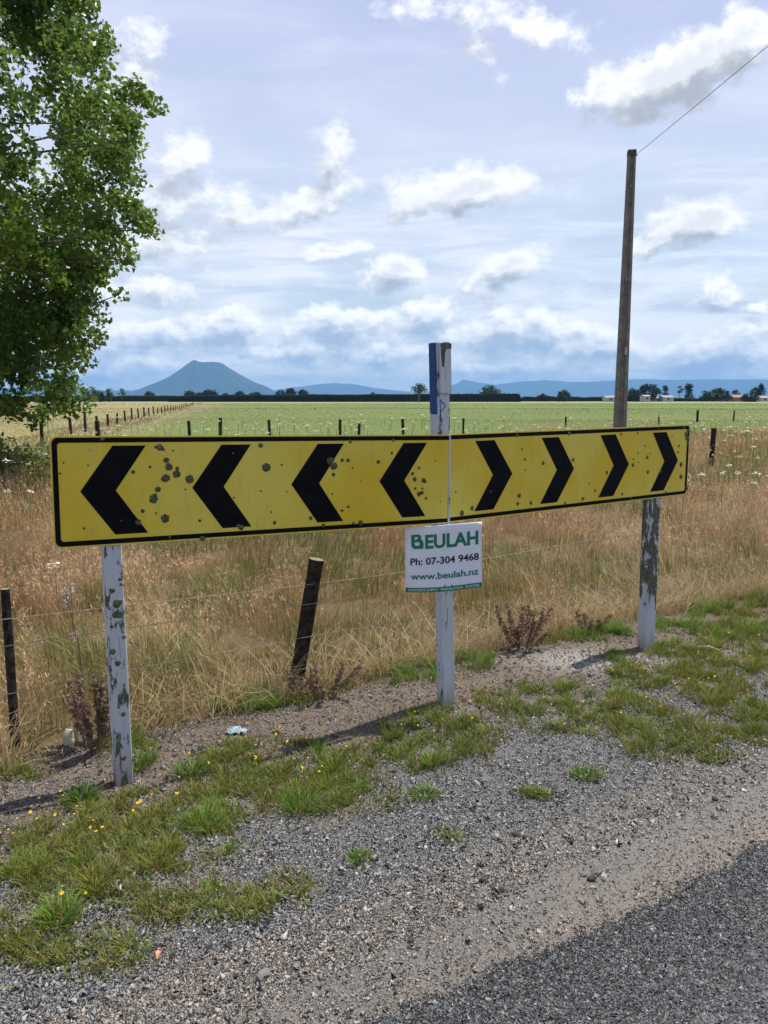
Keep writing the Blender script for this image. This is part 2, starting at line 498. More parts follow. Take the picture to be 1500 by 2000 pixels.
t.l.new(c, p.inputs['Base Color']); p.inputs['Roughness'].default_value = 0.75
b = t.new('ShaderNodeBump'); b.inputs['Strength'].default_value = 1.0; b.inputs['Distance'].default_value = 0.006; b.invert = True
t.l.new(vo.outputs['Distance'], b.inputs['Height']); t.l.new(b.outputs[0], p.inputs['Normal'])
road = mesh_np('road', RV.reshape(-1, 3), [rq], M_road, smooth=True)
tag(road, 'dark chip sealed road with a ragged edge', 'road', kind='structure')

# ------------------------------------------------------------------ stones
IV = np.array([(-1, -1, -1), (1, -1, -1), (1, 1, -1), (-1, 1, -1), (-.8, -.8, 1), (.8, -.8, 1), (.8, .8, 1), (-.8, .8, 1)], float) * 0.74
IF = np.array([(0, 3, 2, 1), (4, 5, 6, 7), (0, 1, 5, 4), (1, 2, 6, 5), (2, 3, 7, 6), (3, 0, 4, 7)])      # broken chip, corners jittered below


def stones(P, size, col, flat=0.62, seed=0):
    """P (n,3) centres; each an irregular low-poly pebble"""
    r = np.random.default_rng(seed); n = len(P); nv = len(IV)
    v = IV[None] * (1 + r.uniform(-0.38, 0.25, (n, nv, 1))) + r.uniform(-0.16, 0.16, (n, nv, 3))
    sc = np.stack([size * r.uniform(0.8, 1.3, n), size * r.uniform(0.6, 1.0, n), size * flat * r.uniform(0.7, 1.25, n)], -1)
    v = v * sc[:, None, :]
    tl = r.normal(0, 0.28, (n, 2))                                   # tilt, then spin
    v[..., 2] += v[..., 0] * tl[:, None, 0] + v[..., 1] * tl[:, None, 1]
    a = r.uniform(0, 2 * np.pi, n); ca, sa = np.cos(a)[:, None], np.sin(a)[:, None]
    x = v[..., 0] * ca - v[..., 1] * sa; y = v[..., 0] * sa + v[..., 1] * ca
    V = np.stack([x, y, v[..., 2]], -1) + P[:, None, :]
    Fc = IF[None] + (np.arange(n) * nv)[:, None, None]
    C = np.repeat(col, nv, 0)
    return V.reshape(-1, 3), Fc.reshape(-1, 3), C


def frustum_pts(n, v0, v1, u0=-60, u1=1560):
    u = rng.uniform(u0, u1, n); v = rng.uniform(v0, v1, n)
    xc = (u - 750) / F; yc = (1000 - v) / F
    dz = -SP + yc * CP; tt = -CAM_H / dz
    return xc * tt, (CP + yc * SP) * tt


def grey(n, r, lo, hi, warm=0.0):
    g = r.uniform(lo, hi, n) ** 1.0
    tint = r.normal(0, 0.025, n)[:, None] * np.array([1, 0.2, -1.0]) + np.array([warm, 0, -warm])
    return np.clip(g[:, None] * (1 + tint), 0.01, 0.9)


X, Y = frustum_pts(360000, 1240, 2060)
s, n = to_sn(X, Y); r_ = np.random.default_rng(3)
dens = 0.50 + 0.45 * sstep(1.55, 2.05, n + (fbm(X, Y, 1.2, 4, 31) - .5) * .5)
dens = dens * (1 - 0.45 * sstep(0.55, 0.7, fbm(X, Y, 2.6, 4, 44)))
dens = np.where(n > 2.7, 0.55, dens)
keep = (n > road_edge(s) - 0.01) & (n < 3.45) & (r_.random(len(X)) < dens)
X, Y, n = X[keep], Y[keep], n[keep]; N = len(X)
size = np.clip(r_.lognormal(np.log(0.0029), 0.50, N), 0.0012, 0.014) * (1 + 0.05 * np.hypot(X, Y))
col = grey(N, r_, 0.165, 0.32, 0.012)
k = r_.random(N); col[k < 0.02] = grey((k < 0.02).sum(), r_, 0.32, 0.5, 0.03); k2 = (k > 0.06) & (k < 0.12); col[k2] = grey(k2.sum(), r_, 0.02, 0.06)
br = (n > 2.65) & (r_.random(N) < 0.6); col[br] = col[br] * np.array([1.0, 0.84, 0.70]) * 0.9
tn = (n < 1.85) & (r_.random(N) < 0.8); col[tn] = np.clip(col[tn] * np.array([1.25, 1.14, 1.02]), 0, .5)
size = np.where((n < 1.62) & (r_.random(N) < .8), size * .55, size)
P = np.stack([X, Y, ground_h(X, Y) + size * 0.22], -1)
Vg, Fg, Cg = stones(P, size, col, 0.72, 1)
o = mesh_np('gravel', Vg, [Fg], M_stone, col=Cg)
tag(o, 'loose grey road gravel scattered over the verge', 'gravel', kind='stuff')

# sealing chips bedded in the road
X, Y = frustum_pts(95000, 1560, 2080, 500, 1600)
s, n = to_sn(X, Y); keep = n < road_edge(s) - 0.004 + 0.05 * r_.random(len(X)) ** 5
X, Y = X[keep], Y[keep]; N = len(X)
size = np.clip(r_.lognormal(np.log(0.0045), 0.30, N), 0.0025, 0.009)
col = grey(N, r_, 0.05, 0.225, -0.015); k = r_.random(N); col[k < 0.03] = grey((k < 0.03).sum(), r_, 0.22, 0.42)
P = np.stack([X, Y, np.full(N, 0.0115) + size * 0.12], -1)
Vg, Fg, Cg = stones(P, size, col, 0.5, 2)
o = mesh_np('road_chips', Vg, [Fg], M_stone, col=Cg)
tag(o, 'dark stone chips bedded in the road seal', 'road chips', kind='stuff')


# ------------------------------------------------------------------ blades
def blades(B, h, wd, lean, az_l, c0, c1, facing=None, seed=0, seg=(0.0, 0.38, 0.74, 1.0), taper=1.3):
    """tapering curved strips; returns V, tris, quads, col"""
    r = np.random.default_rng(seed); n = len(B)
    f = r.uniform(0, np.pi, n) if facing is None else facing
    wx = np.cos(f) * wd * 0.5; wy = np.sin(f) * wd * 0.5
    lx, ly = np.cos(az_l) * lean * h, np.sin(az_l) * lean * h
    Vs, Cs = [], []
    for tt in seg:
        x = B[:, 0] + lx * tt ** 1.8; y = B[:, 1] + ly * tt ** 1.8; z = B[:, 2] + h * tt * (1 - 0.25 * np.minimum(lean, 1.6) * tt)
        k = 1 - tt ** taper
        cc = c0 + (c1 - c0) * tt
        if tt < 1:
            Vs += [np.stack([x - wx * k, y - wy * k, z], -1), np.stack([x + wx * k, y + wy * k, z], -1)]; Cs += [cc, cc]
        else: Vs.append(np.stack([x, y, z], -1)); Cs.append(cc)
    m_ = len(Vs); V = np.stack(Vs, 1).reshape(-1, 3); C = np.stack(Cs, 1).reshape(-1, 3)
    o = (np.arange(n) * m_)[:, None]
    Q = np.concatenate([o + np.array([2 * k, 2 * k + 1, 2 * k + 3, 2 * k + 2])[None] for k in range(len(seg) - 2)], 0)
    last = 2 * (len(seg) - 2)
    T = o + np.array([last, last + 1, last + 2])[None]
    return V, T, Q, C


class Soup:
    def __init__(s): s.V, s.T, s.Q, s.C, s.n = [], [], [], [], 0
    def add(s, V, T=None, Q=None, C=None):
        s.V.append(V); s.C.append(C)
        if T is not None: s.T.append(T + s.n)
        if Q is not None: s.Q.append(Q + s.n)
        s.n += len(V)
    def build(s, name, m, parent=None, smooth=False, world_coords=True):
        f = []
        if s.T: f.append(np.concatenate(s.T))
        if s.Q: f.append(np.concatenate(s.Q))
        return mesh_np(name, np.concatenate(s.V), f, m, parent, np.concatenate(s.C), smooth, None, world_coords)


def spikelets(soup, tip, span, wd, ln, col, kper, r):
    """fuzzy seed head: small slivers along the top of each stalk; tip, span (n,3)"""
    n = len(tip)
    for k in range(kper):
        f = r.random(n)[:, None]
        b = tip - span * f
        a = r.uniform(0, 2 * np.pi, n); up = r.uniform(0.5, 1.3, n)
        dr = np.stack([np.cos(a), np.sin(a), up], -1); dr /= np.linalg.norm(dr, axis=1)[:, None]
        L = (ln * (0.5 + 0.7 * f[:, 0]))[:, None]
        a2 = r.uniform(0, 2 * np.pi, n); sd = np.stack([np.cos(a2), np.sin(a2), 0.2 * np.cos(a2)], -1) * wd[:, None] * 0.5
        mid = b + dr * L * 0.5
        V = np.stack([b, mid + sd, b + dr * L, mid - sd], 1).reshape(-1, 3)
        Q = (np.arange(n) * 4)[:, None] + np.array([0, 1, 2, 3])[None]
        soup.add(V, None, Q, np.repeat(col * r.uniform(0.8, 1.2, (n, 1)), 4, 0))


# tall dry grass of the roadside paddock
def dry_grass():
    soup = Soup(); r = np.random.default_rng(77)
    bands = [(2.2, 4.2, 2500, 1.0), (4.2, 6.5, 1600, 1.15), (6.5, 10, 750, 1.6), (10, 16, 330, 2.3), (16, 26, 120, 3.6), (26, 43, 46, 5.5)]
    for (y0, y1, dn, wk) in bands:
        hw = 0.60 * y1 + 0.9
        n = int(dn * (y1 - y0) * 2 * hw)
        y = r.uniform(y0, y1, n); x = r.uniform(-hw, hw, n)
        s, nn = to_sn(x, y)
        keep = (y < dry_limit(x, y)) & (np.abs(x) < 0.58 * y + 0.8) & (nn > 3.28 + (fbm(x, y, 2.2, 3, 13) - 0.5) * 0.5) & ((y > 10) | (fbm(x, y, 6, 2, 99) > 0.40))
        x, y, nn = x[keep], y[keep], nn[keep]; n = len(x)
        edge = sstep(3.2, 3.9, nn)
        g = fbm(x, y * 0.7, 0.75, 4, 15) * 0.65 + fbm(x, y, 2.4, 3, 16) * 0.35
        green = np.maximum(sstep(0.47, 0.56, g), np.exp(-((nn - 4.0) / 0.5) ** 2) * sstep(0.38, 0.55, fbm(x, y, 1.3, 3, 57)))
        for (cu, cv, cr, am) in ((180, 1280, 70, 1.2), (330, 1110, 60, .7), (560, 1130, 80, .8), (480, 1240, 60, .6), (800, 1190, 60, .6), (1080, 1050, 80, .7), (960, 1130, 60, .5), (1360, 1125, 80, 1.1), (1440, 1110, 60, .9), (1310, 1175, 60, .9), (910, 1240, 50, .9), (60, 940, 40, 1), (1450, 860, 60, 1), (640, 1210, 40, .7), (1180, 1190, 60, .7)):
            c_ = at(cu, cv, 0.2); wx_ = cr * c_.y / F; wy_ = wx_ * 1.3
            green = np.maximum(green, am * np.exp(-((x - c_.x) / wx_) ** 2 - ((y - c_.y) / wy_) ** 2))
        isg = r.random(n) < 0.06 + 0.88 * green
        pale = fbm(x, y * 0.8, 1.15, 3, 19); hazy = sstep(0.46, 0.60, fbm(x, y * 0.7, 0.8, 3, 35))
        clump = fbm(x, y * 0.8, 2.6, 2, 27); flat = sstep(0.58, 0.72, fbm(x, y, 1.7, 3, 37))
        h = (0.13 + 0.19 * r.random(n)) * (0.45 + 0.55 * edge) * (0.7 + 0.6 * fbm(x, y, 0.5, 3, 22)) * (0.32 + 1.3 * clump)
        h = np.where(isg, h * 0.85, h) * (1 - 0.35 * flat)
        far = sstep(12, 30, y); h = h * (1 + 0.5 * far)
        tan = np.array([0.58, 0.385, 0.205]) * np.ones((n, 1)); straw = np.array([0.66, 0.49, 0.27]); rust = np.array([0.50, 0.285, 0.145])
        tan = lerp(tan, straw, sstep(0.50, 0.66, pale)); tan = lerp(tan, rust, sstep(0.48, 0.34, pale) * 0.9)
        gr = np.array([0.16, 0.21, 0.045]) * np.ones((n, 1))
        gr = lerp(gr, np.array([0.25, 0.225, 0.075]), r.random(n))
        base = np.where(isg[:, None], gr, tan) * r.uniform(0.55, 1.25, (n, 1))
        root = lerp(base, np.array([0.32, 0.25, 0.115]), np.full(n, 0.40))
        B = np.stack([x, y, ground_h(x, y) - 0.01], -1)
        lean = np.abs(r.normal(0.3, 0.3, n)) + flat * r.uniform(0.3, 1.2, n); lean = np.where(r.random(n) < 0.10, lean + 0.9, lean)
        azl = fbm(x, y, 0.9, 2, 39) * 9 + r.normal(0, 0.9, n)
        wd = np.where(isg, 0.0052, 0.0034) * wk * r.uniform(0.7, 1.3, n)
        hid = np.zeros(n, bool)
        for (cu, cv, rad) in ((138, 1456, .15), (575, 1352, .13)):
            c_ = gat(cu, cv); hid |= (np.hypot(x - c_.x, y - c_.y) < rad) | ((np.abs(x * c_.y / y - c_.x) < rad * .7) & (y < c_.y) & (y > c_.y - .6))
        h = np.where(hid, 0.02, h)
        soup.add(*blades(B, h, wd, lean, azl, root, base, seed=int(y0 * 10)))
        # flowering stalks above the leaves
        st = np.where(~isg & ~hid & (r.random(n) < (0.20 + 0.5 * hazy) * (1 - 0.75 * np.clip(green, 0, 1)) * (1 if y0 < 16 else 1.3)))[0]
        hs = h[st] * r.uniform(1.15, 1.8, len(st)); ls = np.abs(r.normal(0.18, 0.15, len(st))); az = azl[st]
        soup.add(*blades(B[st], hs, np.full(len(st), 0.0021 * wk), ls, az, root[st], base[st], seed=int(y0 * 10) + 1, taper=4))
        tip = B[st] + np.stack([np.cos(az) * ls * hs, np.sin(az) * ls * hs, hs * (1 - 0.25 * ls)], -1)
        span = np.stack([np.cos(az) * ls * hs * 0.42, np.sin(az) * ls * hs * 0.42, hs * 0.26], -1)
        hc = lerp(base[st], np.array([0.68, 0.44, 0.29]), np.full(len(st), 0.7)) * r.uniform(.75, 1.2, (len(st), 1))
        spikelets(soup, tip, span, np.full(len(st), 0.0040 * wk), np.full(len(st), 0.030 * (1 + 0.25 * (wk - 1))), hc, 6 if y0 < 6 else 4, r)
    # collapsed pale straw along the fence line
    n = 4200; s = r.uniform(-4, 6, n); nn = 3.32 + np.abs(r.normal(0, 0.16, n)); x, y = to_xy(s, nn)
    B = np.stack([x, y, ground_h(x, y)], -1); h = r.uniform(0.10, 0.34, n); rk = gat(138, 1456); h = np.where(np.hypot(x - rk.x, y - rk.y) < .22, .02, h)
    c = np.array([0.50, 0.37, 0.20]) * r.uniform(0.7, 1.15, (n, 1))
    soup.add(*blades(B, h, r.uniform(0.0022, 0.0045, n), r.uniform(0.5, 2.0, n), r.uniform(0, 6.28, n), c * 0.9, c, seed=5))
    n = 2600; s = np.where(r.random(n) < .6, r.normal(-0.75, 0.5, n), r.uniform(-3, 5, n)); nn = 3.36 + np.abs(r.normal(0, 0.22, n)); x, y = to_xy(s, nn)
    B = np.stack([x, y, ground_h(x, y)], -1); h = r.uniform(0.14, 0.40, n); rk = gat(138, 1456); h = np.where(np.hypot(x - rk.x, y - rk.y) < .22, .02, h); c = np.array([0.64, 0.50, 0.30]) * r.uniform(0.75, 1.1, (n, 1))
    soup.add(*blades(B, h, r.uniform(0.002, 0.0038, n), r.uniform(0.3, 1.5, n), r.uniform(0, 6.28, n), c * 0.9, c, seed=6, taper=3))
    return soup.build('dry_grass', M_grass)


tag(dry_grass(), 'tall dry tan grass with patches of green filling the roadside paddock', 'grass', kind='stuff')


def pasture():
    soup = Soup(); r = np.random.default_rng(78)
    for (y0, y1, n) in [(13, 30, 52000), (30, 60, 42000), (60, 130, 26000), (130, 300, 12000)]:
        y = r.uniform(y0, y1, n); x = r.uniform(-0.62, 0.62, n) * y
        xf_ = -14.6 - (y - 40) * 0.215
        k = r.random(n) < sstep(-3, 2, y - dry_limit(x, y)); x, y, xf_ = x[k], y[k], xf_[k]; n = len(x)
        wk = np.maximum(y / 40, 0.45)
        h = r.uniform(0.03, 0.085, n) * (0.7 + 0.2 * wk) * np.where(x < xf_, 1.3, 1); h *= np.where(np.abs(x - xf_) < 1.6, 2.4, 1)
        c = np.array([0.115, 0.165, 0.045]) * r.uniform(0.88, 1.12, (n, 1))
        c = np.where((r.random(n) < 0.05)[:, None], np.array([0.30, 0.25, 0.12]), c)
        c = np.where(((x < xf_ + 1.6))[:, None], np.array([0.30, 0.255, 0.12]) * r.uniform(0.7, 1.2, (n, 1)), c)
        soup.add(*blades(np.stack([x, y, ground_h(x, y) - 0.02], -1), h, 0.035 * wk * r.uniform(.7, 1.3, n), r.uniform(0.2, 0.8, n), r.uniform(0, 6.28, n), c * 0.9, c, seed=int(y0)))
    return soup.build('pasture_grass', M_grass)


tag(pasture(), 'short green pasture grass across the far paddocks', 'pasture', kind='stuff')


# ------------------------------------------------------------------ verge weeds
PAL = {'green': ((0.12, 0.245, 0.026), (0.22, 0.37, 0.045)), 'olive': ((0.17, 0.19, 0.028), (0.34, 0.33, 0.055)),
       'mix': ((0.15, 0.225, 0.026), (0.28, 0.35, 0.05)), 'rust': ((0.20, 0.11, 0.05), (0.30, 0.20, 0.09)), 'straw': ((0.34, 0.25, 0.14), (0.45, 0.34, 0.19))}


def tuft(soup, p, rad, n, h, kind, r, wd=0.0042, spread=0.9):
    c0, c1 = [np.array(c) for c in PAL[kind]]
    a = r.uniform(0, 2 * np.pi, n); q = rad * np.sqrt(r.random(n)) * 0.75
    x = p[0] + np.cos(a) * q; y = p[1] + np.sin(a) * q
    B = np.stack([x, y, ground_h(x, y) - 0.004], -1)
    hh = h * r.uniform(0.45, 1.15, n) * (1 - 0.45 * (q / rad))
    f = r.random((n, 1)); c = (c0 + (c1 - c0) * f) * r.uniform(0.45, 1.25, (n, 1)) * r.uniform(0.72, 1.12)
    dead = r.random(n) < 0.09; c[dead] = np.array([0.40, 0.31, 0.16])
    lean = 0.15 + spread * (q / rad) + np.abs(r.normal(0, 0.25, n))
    soup.add(*blades(B, hh, wd * r.uniform(0.6, 1.4, n), lean, a + r.normal(0, 0.5, n), c * 0.9, c * 1.05, seed=int(r.integers(1e6))))


def scat_leaves(soup, p, rad, n, size, col, r, h=0.03):
    """low broad leaves of rosette weeds"""
    a = r.uniform(0, 6.28, n); q = rad * np.sqrt(r.random(n))
    x = p[0] + np.cos(a) * q; y = p[1] + np.sin(a) * q
    B = np.stack([x, y, ground_h(x, y) + 0.002], -1)
    c = np.array(col) * r.uniform(0.6, 1.3, (n, 1))
    soup.add(*blades(B, size * r.uniform(0.5, 1.2, n), np.full(n, size * 0.32), r.uniform(0.4, 1.3, n), r.uniform(0, 6.28, n), c, c * 1.1, seed=int(r.integers(1e6)), taper=2.2))


PATCH = [  # u, v, half-width px, half-depth px, tufts, kind, height
    (180, 1665, 170, 85, 150, 'olive', 0.075), (90, 1700, 110, 60, 60, 'mix', 0.08), (300, 1590, 120, 50, 60, 'olive', 0.07),
    (560, 1500, 170, 55, 130, 'olive', 0.075), (480, 1545, 120, 45, 70, 'olive', 0.07), (640, 1545, 90, 40, 60, 'mix', 0.07),
    (840, 1450, 105, 52, 90, 'mix', 0.085), (930, 1440, 60, 30, 26, 'olive', 0.07), (1080, 1385, 115, 48, 75, 'mix', 0.085),
    (1340, 1390, 160, 85, 165, 'olive', 0.08), (1420, 1330, 110, 70, 110, 'olive', 0.09), (1270, 1440, 80, 45, 60, 'mix', 0.08),
    (1440, 1270, 80, 45, 60, 'mix', 0.10), (1250, 1330, 60, 25, 25, 'mix', 0.08), (1400, 1225, 110, 30, 50, 'green', 0.13),
    (60, 1830, 90, 60, 36, 'olive', 0.07), (200, 1865, 110, 35, 30, 'olive', 0.05), (440, 1765, 85, 34, 46, 'olive', 0.045), (580, 1735, 40, 22, 16, 'olive', 0.04),
    (260, 1740, 90, 40, 26, 'olive', 0.05), (315, 1785, 40, 22, 12, 'olive', 0.05), (700, 1610, 70, 25, 12, 'straw', 0.04), (860, 1620, 50, 18, 10, 'straw', 0.03),
    (800, 1325, 90, 30, 50, 'green', 0.12), (930, 1300, 40, 22, 22, 'green', 0.12), (640, 1345, 60, 20, 22, 'olive', 0.12), (1170, 1248, 75, 20, 44, 'green', 0.13), (1100, 1262, 40, 12, 14, 'mix', 0.09),
    (500, 1375, 70, 22, 30, 'green', 0.13), (30, 1512, 55, 18, 22, 'mix', 0.07), (270, 1470, 28, 30, 20, 'green', 0.12), (440, 1475, 45, 18, 20, 'mix', 0.07), (700, 1410, 120, 20, 16, 'straw', 0.06),
    (1400, 1478, 32, 12, 10, 'mix', 0.04), (1050, 1550, 28, 10, 8, 'mix', 0.045), (870, 1635, 20, 8, 5, 'mix', 0.04), (1030, 1575, 60, 14, 8, 'straw', 0.03), (1290, 1300, 90, 20, 24, 'olive', 0.06),
    (1460, 1215, 70, 22, 60, 'olive', 0.10), (1470, 1240, 60, 18, 40, 'mix', 0.09), (1330, 1275, 60, 14, 30, 'mix', 0.08), (1210, 1300, 50, 14, 18, 'mix', 0.07), (1300, 1235, 40, 14, 26, 'green', 0.11), (1380, 1190, 60, 14, 30, 'green', 0.14), (1470, 1180, 60, 12, 24, 'olive', 0.15),
    (620, 1362, 55, 16, 22, 'straw', 0.17), (590, 1372, 40, 10, 12, 'olive', 0.13), (350, 1640, 120, 60, 40, 'olive', 0.06), (430, 1590, 60, 30, 24, 'mix', 0.07), (720, 1560, 70, 30, 16, 'olive', 0.05), (1180, 1400, 80, 40, 34, 'mix', 0.07), (1480, 1420, 60, 40, 40, 'mix', 0.07),
    (960, 1380, 60, 18, 16, 'olive', 0.06), (740, 1470, 30, 14, 8, 'mix', 0.05), (620, 1720, 90, 24, 10, 'straw', 0.03), (1180, 1440, 60, 16, 8, 'straw', 0.03),
]


def verge():
    soup = Soup(); r = np.random.default_rng(79)
    for (u, v, ru, rv, k, kind, h) in PATCH:
        for _ in range(int(k * 0.62) + 2):
            a = r.uniform(0, 6.28); q = math.sqrt(r.random())
            p = at(u + ru * q * math.cos(a), v + rv * q * math.sin(a))
            kd = kind if r.random() < 0.75 else random.choice(['olive', 'green', 'mix'] if kind != 'straw' else ['straw', 'olive'])
            nb = int(r.integers(30, 110)) if kind != 'straw' else int(r.integers(5, 14))
            tuft(soup, p, r.uniform(0.02, 0.05), nb, h * r.uniform(0.35, 1.25), kd, r, 0.0030, 0.8)
            if kind != 'straw' and r.random() < 0.5: scat_leaves(soup, p, 0.07, 14, 0.026, (0.12, 0.165, 0.04), r)
    # creeping brown-red weeds and flat leaves between the tufts
    for (u, v, ru, rv, k, kind, h) in PATCH:
        if kind == 'straw': continue
        for _ in range(int(k * 0.8)):
            a = r.uniform(0, 6.28); q = math.sqrt(r.random()) * 1.25
            p = at(u + ru * q * math.cos(a), v + rv * q * math.sin(a))
            if r.random() < .42: tuft(soup, p, 0.05, 16, 0.05, 'rust' if r.random() < .6 else 'straw', r, 0.0024, 1.3)
            else: scat_leaves(soup, p, 0.05, 10, 0.020, (0.17, 0.20, 0.05) if r.random() < .6 else (0.24, 0.20, 0.07), r)
    # sparse seedlings and straw litter over soil and gravel
    X, Y = frustum_pts(2600, 1260, 1900); s, n = to_sn(X, Y)
    pr = sstep(1.75, 2.3, n) * (1 - sstep(3.2, 3.4, n)) * sstep(0.42, 0.62, fbm(X, Y, 1.7, 3, 41))
    kk = r.random(len(X)) < pr * 0.5
    for x, y in zip(X[kk], Y[kk]): tuft(soup, (x, y), 0.03, int(r.integers(5, 14)), 0.04, random.choice(['olive', 'mix', 'straw']), r, 0.003)
    n = 1500; s = r.uniform(-2, 5.5, n); nn = 2.75 + 0.5 * r.random(n); x, y = to_xy(s, nn)
    c = np.array([0.42, 0.33, 0.21]) * r.uniform(0.55, 1.1, (n, 1))
    soup.add(*blades(np.stack([x, y, ground_h(x, y) + 0.004], -1), r.uniform(0.02, 0.035, n), np.full(n, 0.0028), r.uniform(2, 5, n), r.uniform(0, 6.28, n), c, c, seed=9))
    return soup.build('verge_weeds', M_grass)


tag(verge(), 'low patchy weeds and grass growing through the gravel verge', 'weeds', kind='stuff')

TUFTS = [  # u, v(base), px radius, height, label
    (115, 1800, 46, 0.11, 'bright green grass tuft alone on gravel near the lower left corner'),
    (400, 1615, 46, 0.09, 'bright green grass tuft at the gravel edge in front of the left sign post'),
    (585, 1580, 52, 0.085, 'broad grass tuft with a dark underside, front edge of the middle weed patch'),
    (650, 1505, 34, 0.08, 'upright green tuft in the weed patch left of the small white sign'),
    (830, 1555, 38, 0.055, 'low spiky green tuft alone on grey gravel below the middle post'),
    (1145, 1517, 38, 0.06, 'round green tuft alone on gravel, nearest to the road edge on the right'),
    (160, 1565, 40, 0.085, 'green tuft beside the board shadow at the left sign post foot'),
    (375, 1510, 42, 0.085, 'green tuft on brown soil right of the left sign post'),
    (705, 1680, 34, 0.04, 'small flat green tuft on dusty gravel in the middle of the verge'),
    (330, 1665, 32, 0.065, 'yellowish green tuft on the gravel left of centre, below the brightest tuft'),
    (1050, 1552, 20, 0.04, 'tiny green tuft on gravel left of the round tuft'),
]
rt = np.random.default_rng(80)
for (u, v, rp, h, lab) in TUFTS:
    p = gat(u, v); rad = rp * (p.y / CP) / F
    e = empty('grass_tuft', p, lab, 'grass tuft', 'green grass tufts on the gravel verge')
    sp_ = Soup(); kd = 'olive' if 'yellowish' in lab else 'green'
    tuft(sp_, p, rad, 280, h, kd, rt, 0.0042, 0.85); tuft(sp_, p, rad * 1.1, 60, h * 0.6, 'olive', rt, 0.004, 1.6)
    o = sp_.build('blades', M_grass, e)

# yellow hawkbit flowers on thin stems
def flowers():
    soup = Soup(); r = np.random.default_rng(81)
    spots = [(80, 1640, 60, 30, 14), (130, 1610, 40, 20, 8), (190, 1660, 40, 30, 6), (300, 1590, 60, 30, 9), (330, 1560, 40, 20, 6), (520, 1500, 120, 50, 14), (640, 1520, 70, 40, 9), (560, 1470, 70, 20, 6),
             (860, 1440, 80, 40, 9), (780, 1450, 20, 14, 2), (1330, 1380, 140, 80, 26), (1420, 1320, 80, 60, 22), (1090, 1380, 80, 30, 6), (160, 1810, 40, 20, 4), (430, 1795, 8, 5, 2), (315, 1765, 8, 5, 2), (170, 1770, 20, 10, 2), (345, 1500, 40, 20, 5)]
    for (u, v, ru, rv, k) in spots:
        for _ in range(max(1, int(k * 0.7))):
            p = gat(u + r.uniform(-ru, ru), v + r.uniform(-rv, rv)); hh = r.uniform(0.04, 0.12)
            tip = np.array([p.x + r.normal(0, .015), p.y + r.normal(0, .015), p.z + hh])
            g = np.array([[0.14, 0.18, 0.04]])
            az_ = math.atan2(tip[1] - p.y, tip[0] - p.x); L = math.hypot(tip[0] - p.x, tip[1] - p.y)
            soup.add(*blades(np.array([[p.x, p.y, p.z]]), np.array([hh]), np.array([0.0022]), np.array([L / hh]), np.array([az_]), g, g, seed=3, taper=6))
            m_ = 9; rr = r.uniform(0.003, 0.0062); a = np.arange(m_) * 2 * np.pi / m_ + r.random()
            tilt = r.normal(0, 0.3, 2)
            ring = np.stack([np.cos(a) * rr, np.sin(a) * rr, np.cos(a) * rr * tilt[0] + np.sin(a) * rr * tilt[1] + 0.003], -1) + tip
            V = np.concatenate([tip[None] + [[0, 0, -0.001]], ring]); T = np.array([[0, 1 + k2, 1 + (k2 + 1) % m_] for k2 in range(m_)])
            C = np.tile(np.array([[0.85, 0.55, 0.02]]), (m_ + 1, 1)); C[0] = (0.75, 0.38, 0.01)
            soup.add(V, T, None, C)
    return soup.build('yellow_flowers', M_grass)


tag(flowers(), 'small yellow flowers dotted through the verge weeds', 'flowers', kind='stuff')


# white umbels of wild carrot in the far grass
def umbels():
    soup = Soup(); r = np.random.default_rng(82)
    pts = []
    for _ in range(210): y = r.uniform(20, 40); pts.append((r.uniform(-0.45, 0.58) * y, y, r.uniform(0.30, 0.75)))
    for _ in range(50): y = r.uniform(9, 20); pts.append((r.uniform(-0.60, -0.36) * y, y, r.uniform(0.35, 0.75)))
    for _ in range(34): y = r.uniform(9, 20); pts.append((r.uniform(0.36, 0.58) * y, y, r.uniform(0.3, 0.6)))
    for _ in range(7): y = r.uniform(5, 10); pts.append((r.uniform(-0.56, -0.40) * y, y, r.uniform(0.3, 0.5)))
    for (x, y, h) in pts:
        z0 = gh(x, y); g = np.array([[0.15, 0.19, 0.06]])
        soup.add(*blades(np.array([[x, y, z0]]), np.array([h]), np.array([0.004 + 0.0004 * y]), np.array([0.05]), np.array([r.uniform(0, 6.28)]), g, g, seed=4, taper=6))
        R0 = r.uniform(0.03, 0.065) * (0.7 + 0.02 * y)
        nf = 12; a = r.uniform(0, 6.28, nf); q = R0 * np.sqrt(r.random(nf)); rr = R0 * 0.3
        for k in range(nf):
            c = np.array([x + math.cos(a[k]) * q[k], y + math.sin(a[k]) * q[k], z0 + h * 0.99 + 0.02 * (1 - (q[k] / R0) ** 2) + r.normal(0, .008)])
            b = np.arange(5) * 2 * np.pi / 5 + r.random()
            ring = c + np.stack([np.cos(b) * rr, np.sin(b) * rr, r.normal(0, 0.25, 5) * rr], -1)
            soup.add(np.concatenate([c[None] + [[0, 0, rr * .35]], ring]), np.array([[0, 1 + j, 1 + (j + 1) % 5] for j in range(5)]), None, np.tile([[0.74, 0.72, 0.60]], (6, 1)) * r.uniform(.8, 1.05))
    return soup.build('white_umbel_flowers', M_grass)


tag(umbels(), 'white flat topped wildflowers rising out of the far grass', 'flowers', kind='stuff')

# ------------------------------------------------------------------ chevron sight board
AX = Vector((RC, RS, 0)); NF = Vector((RS, -RC, 0)); UP = Vector((0, 0, 1))


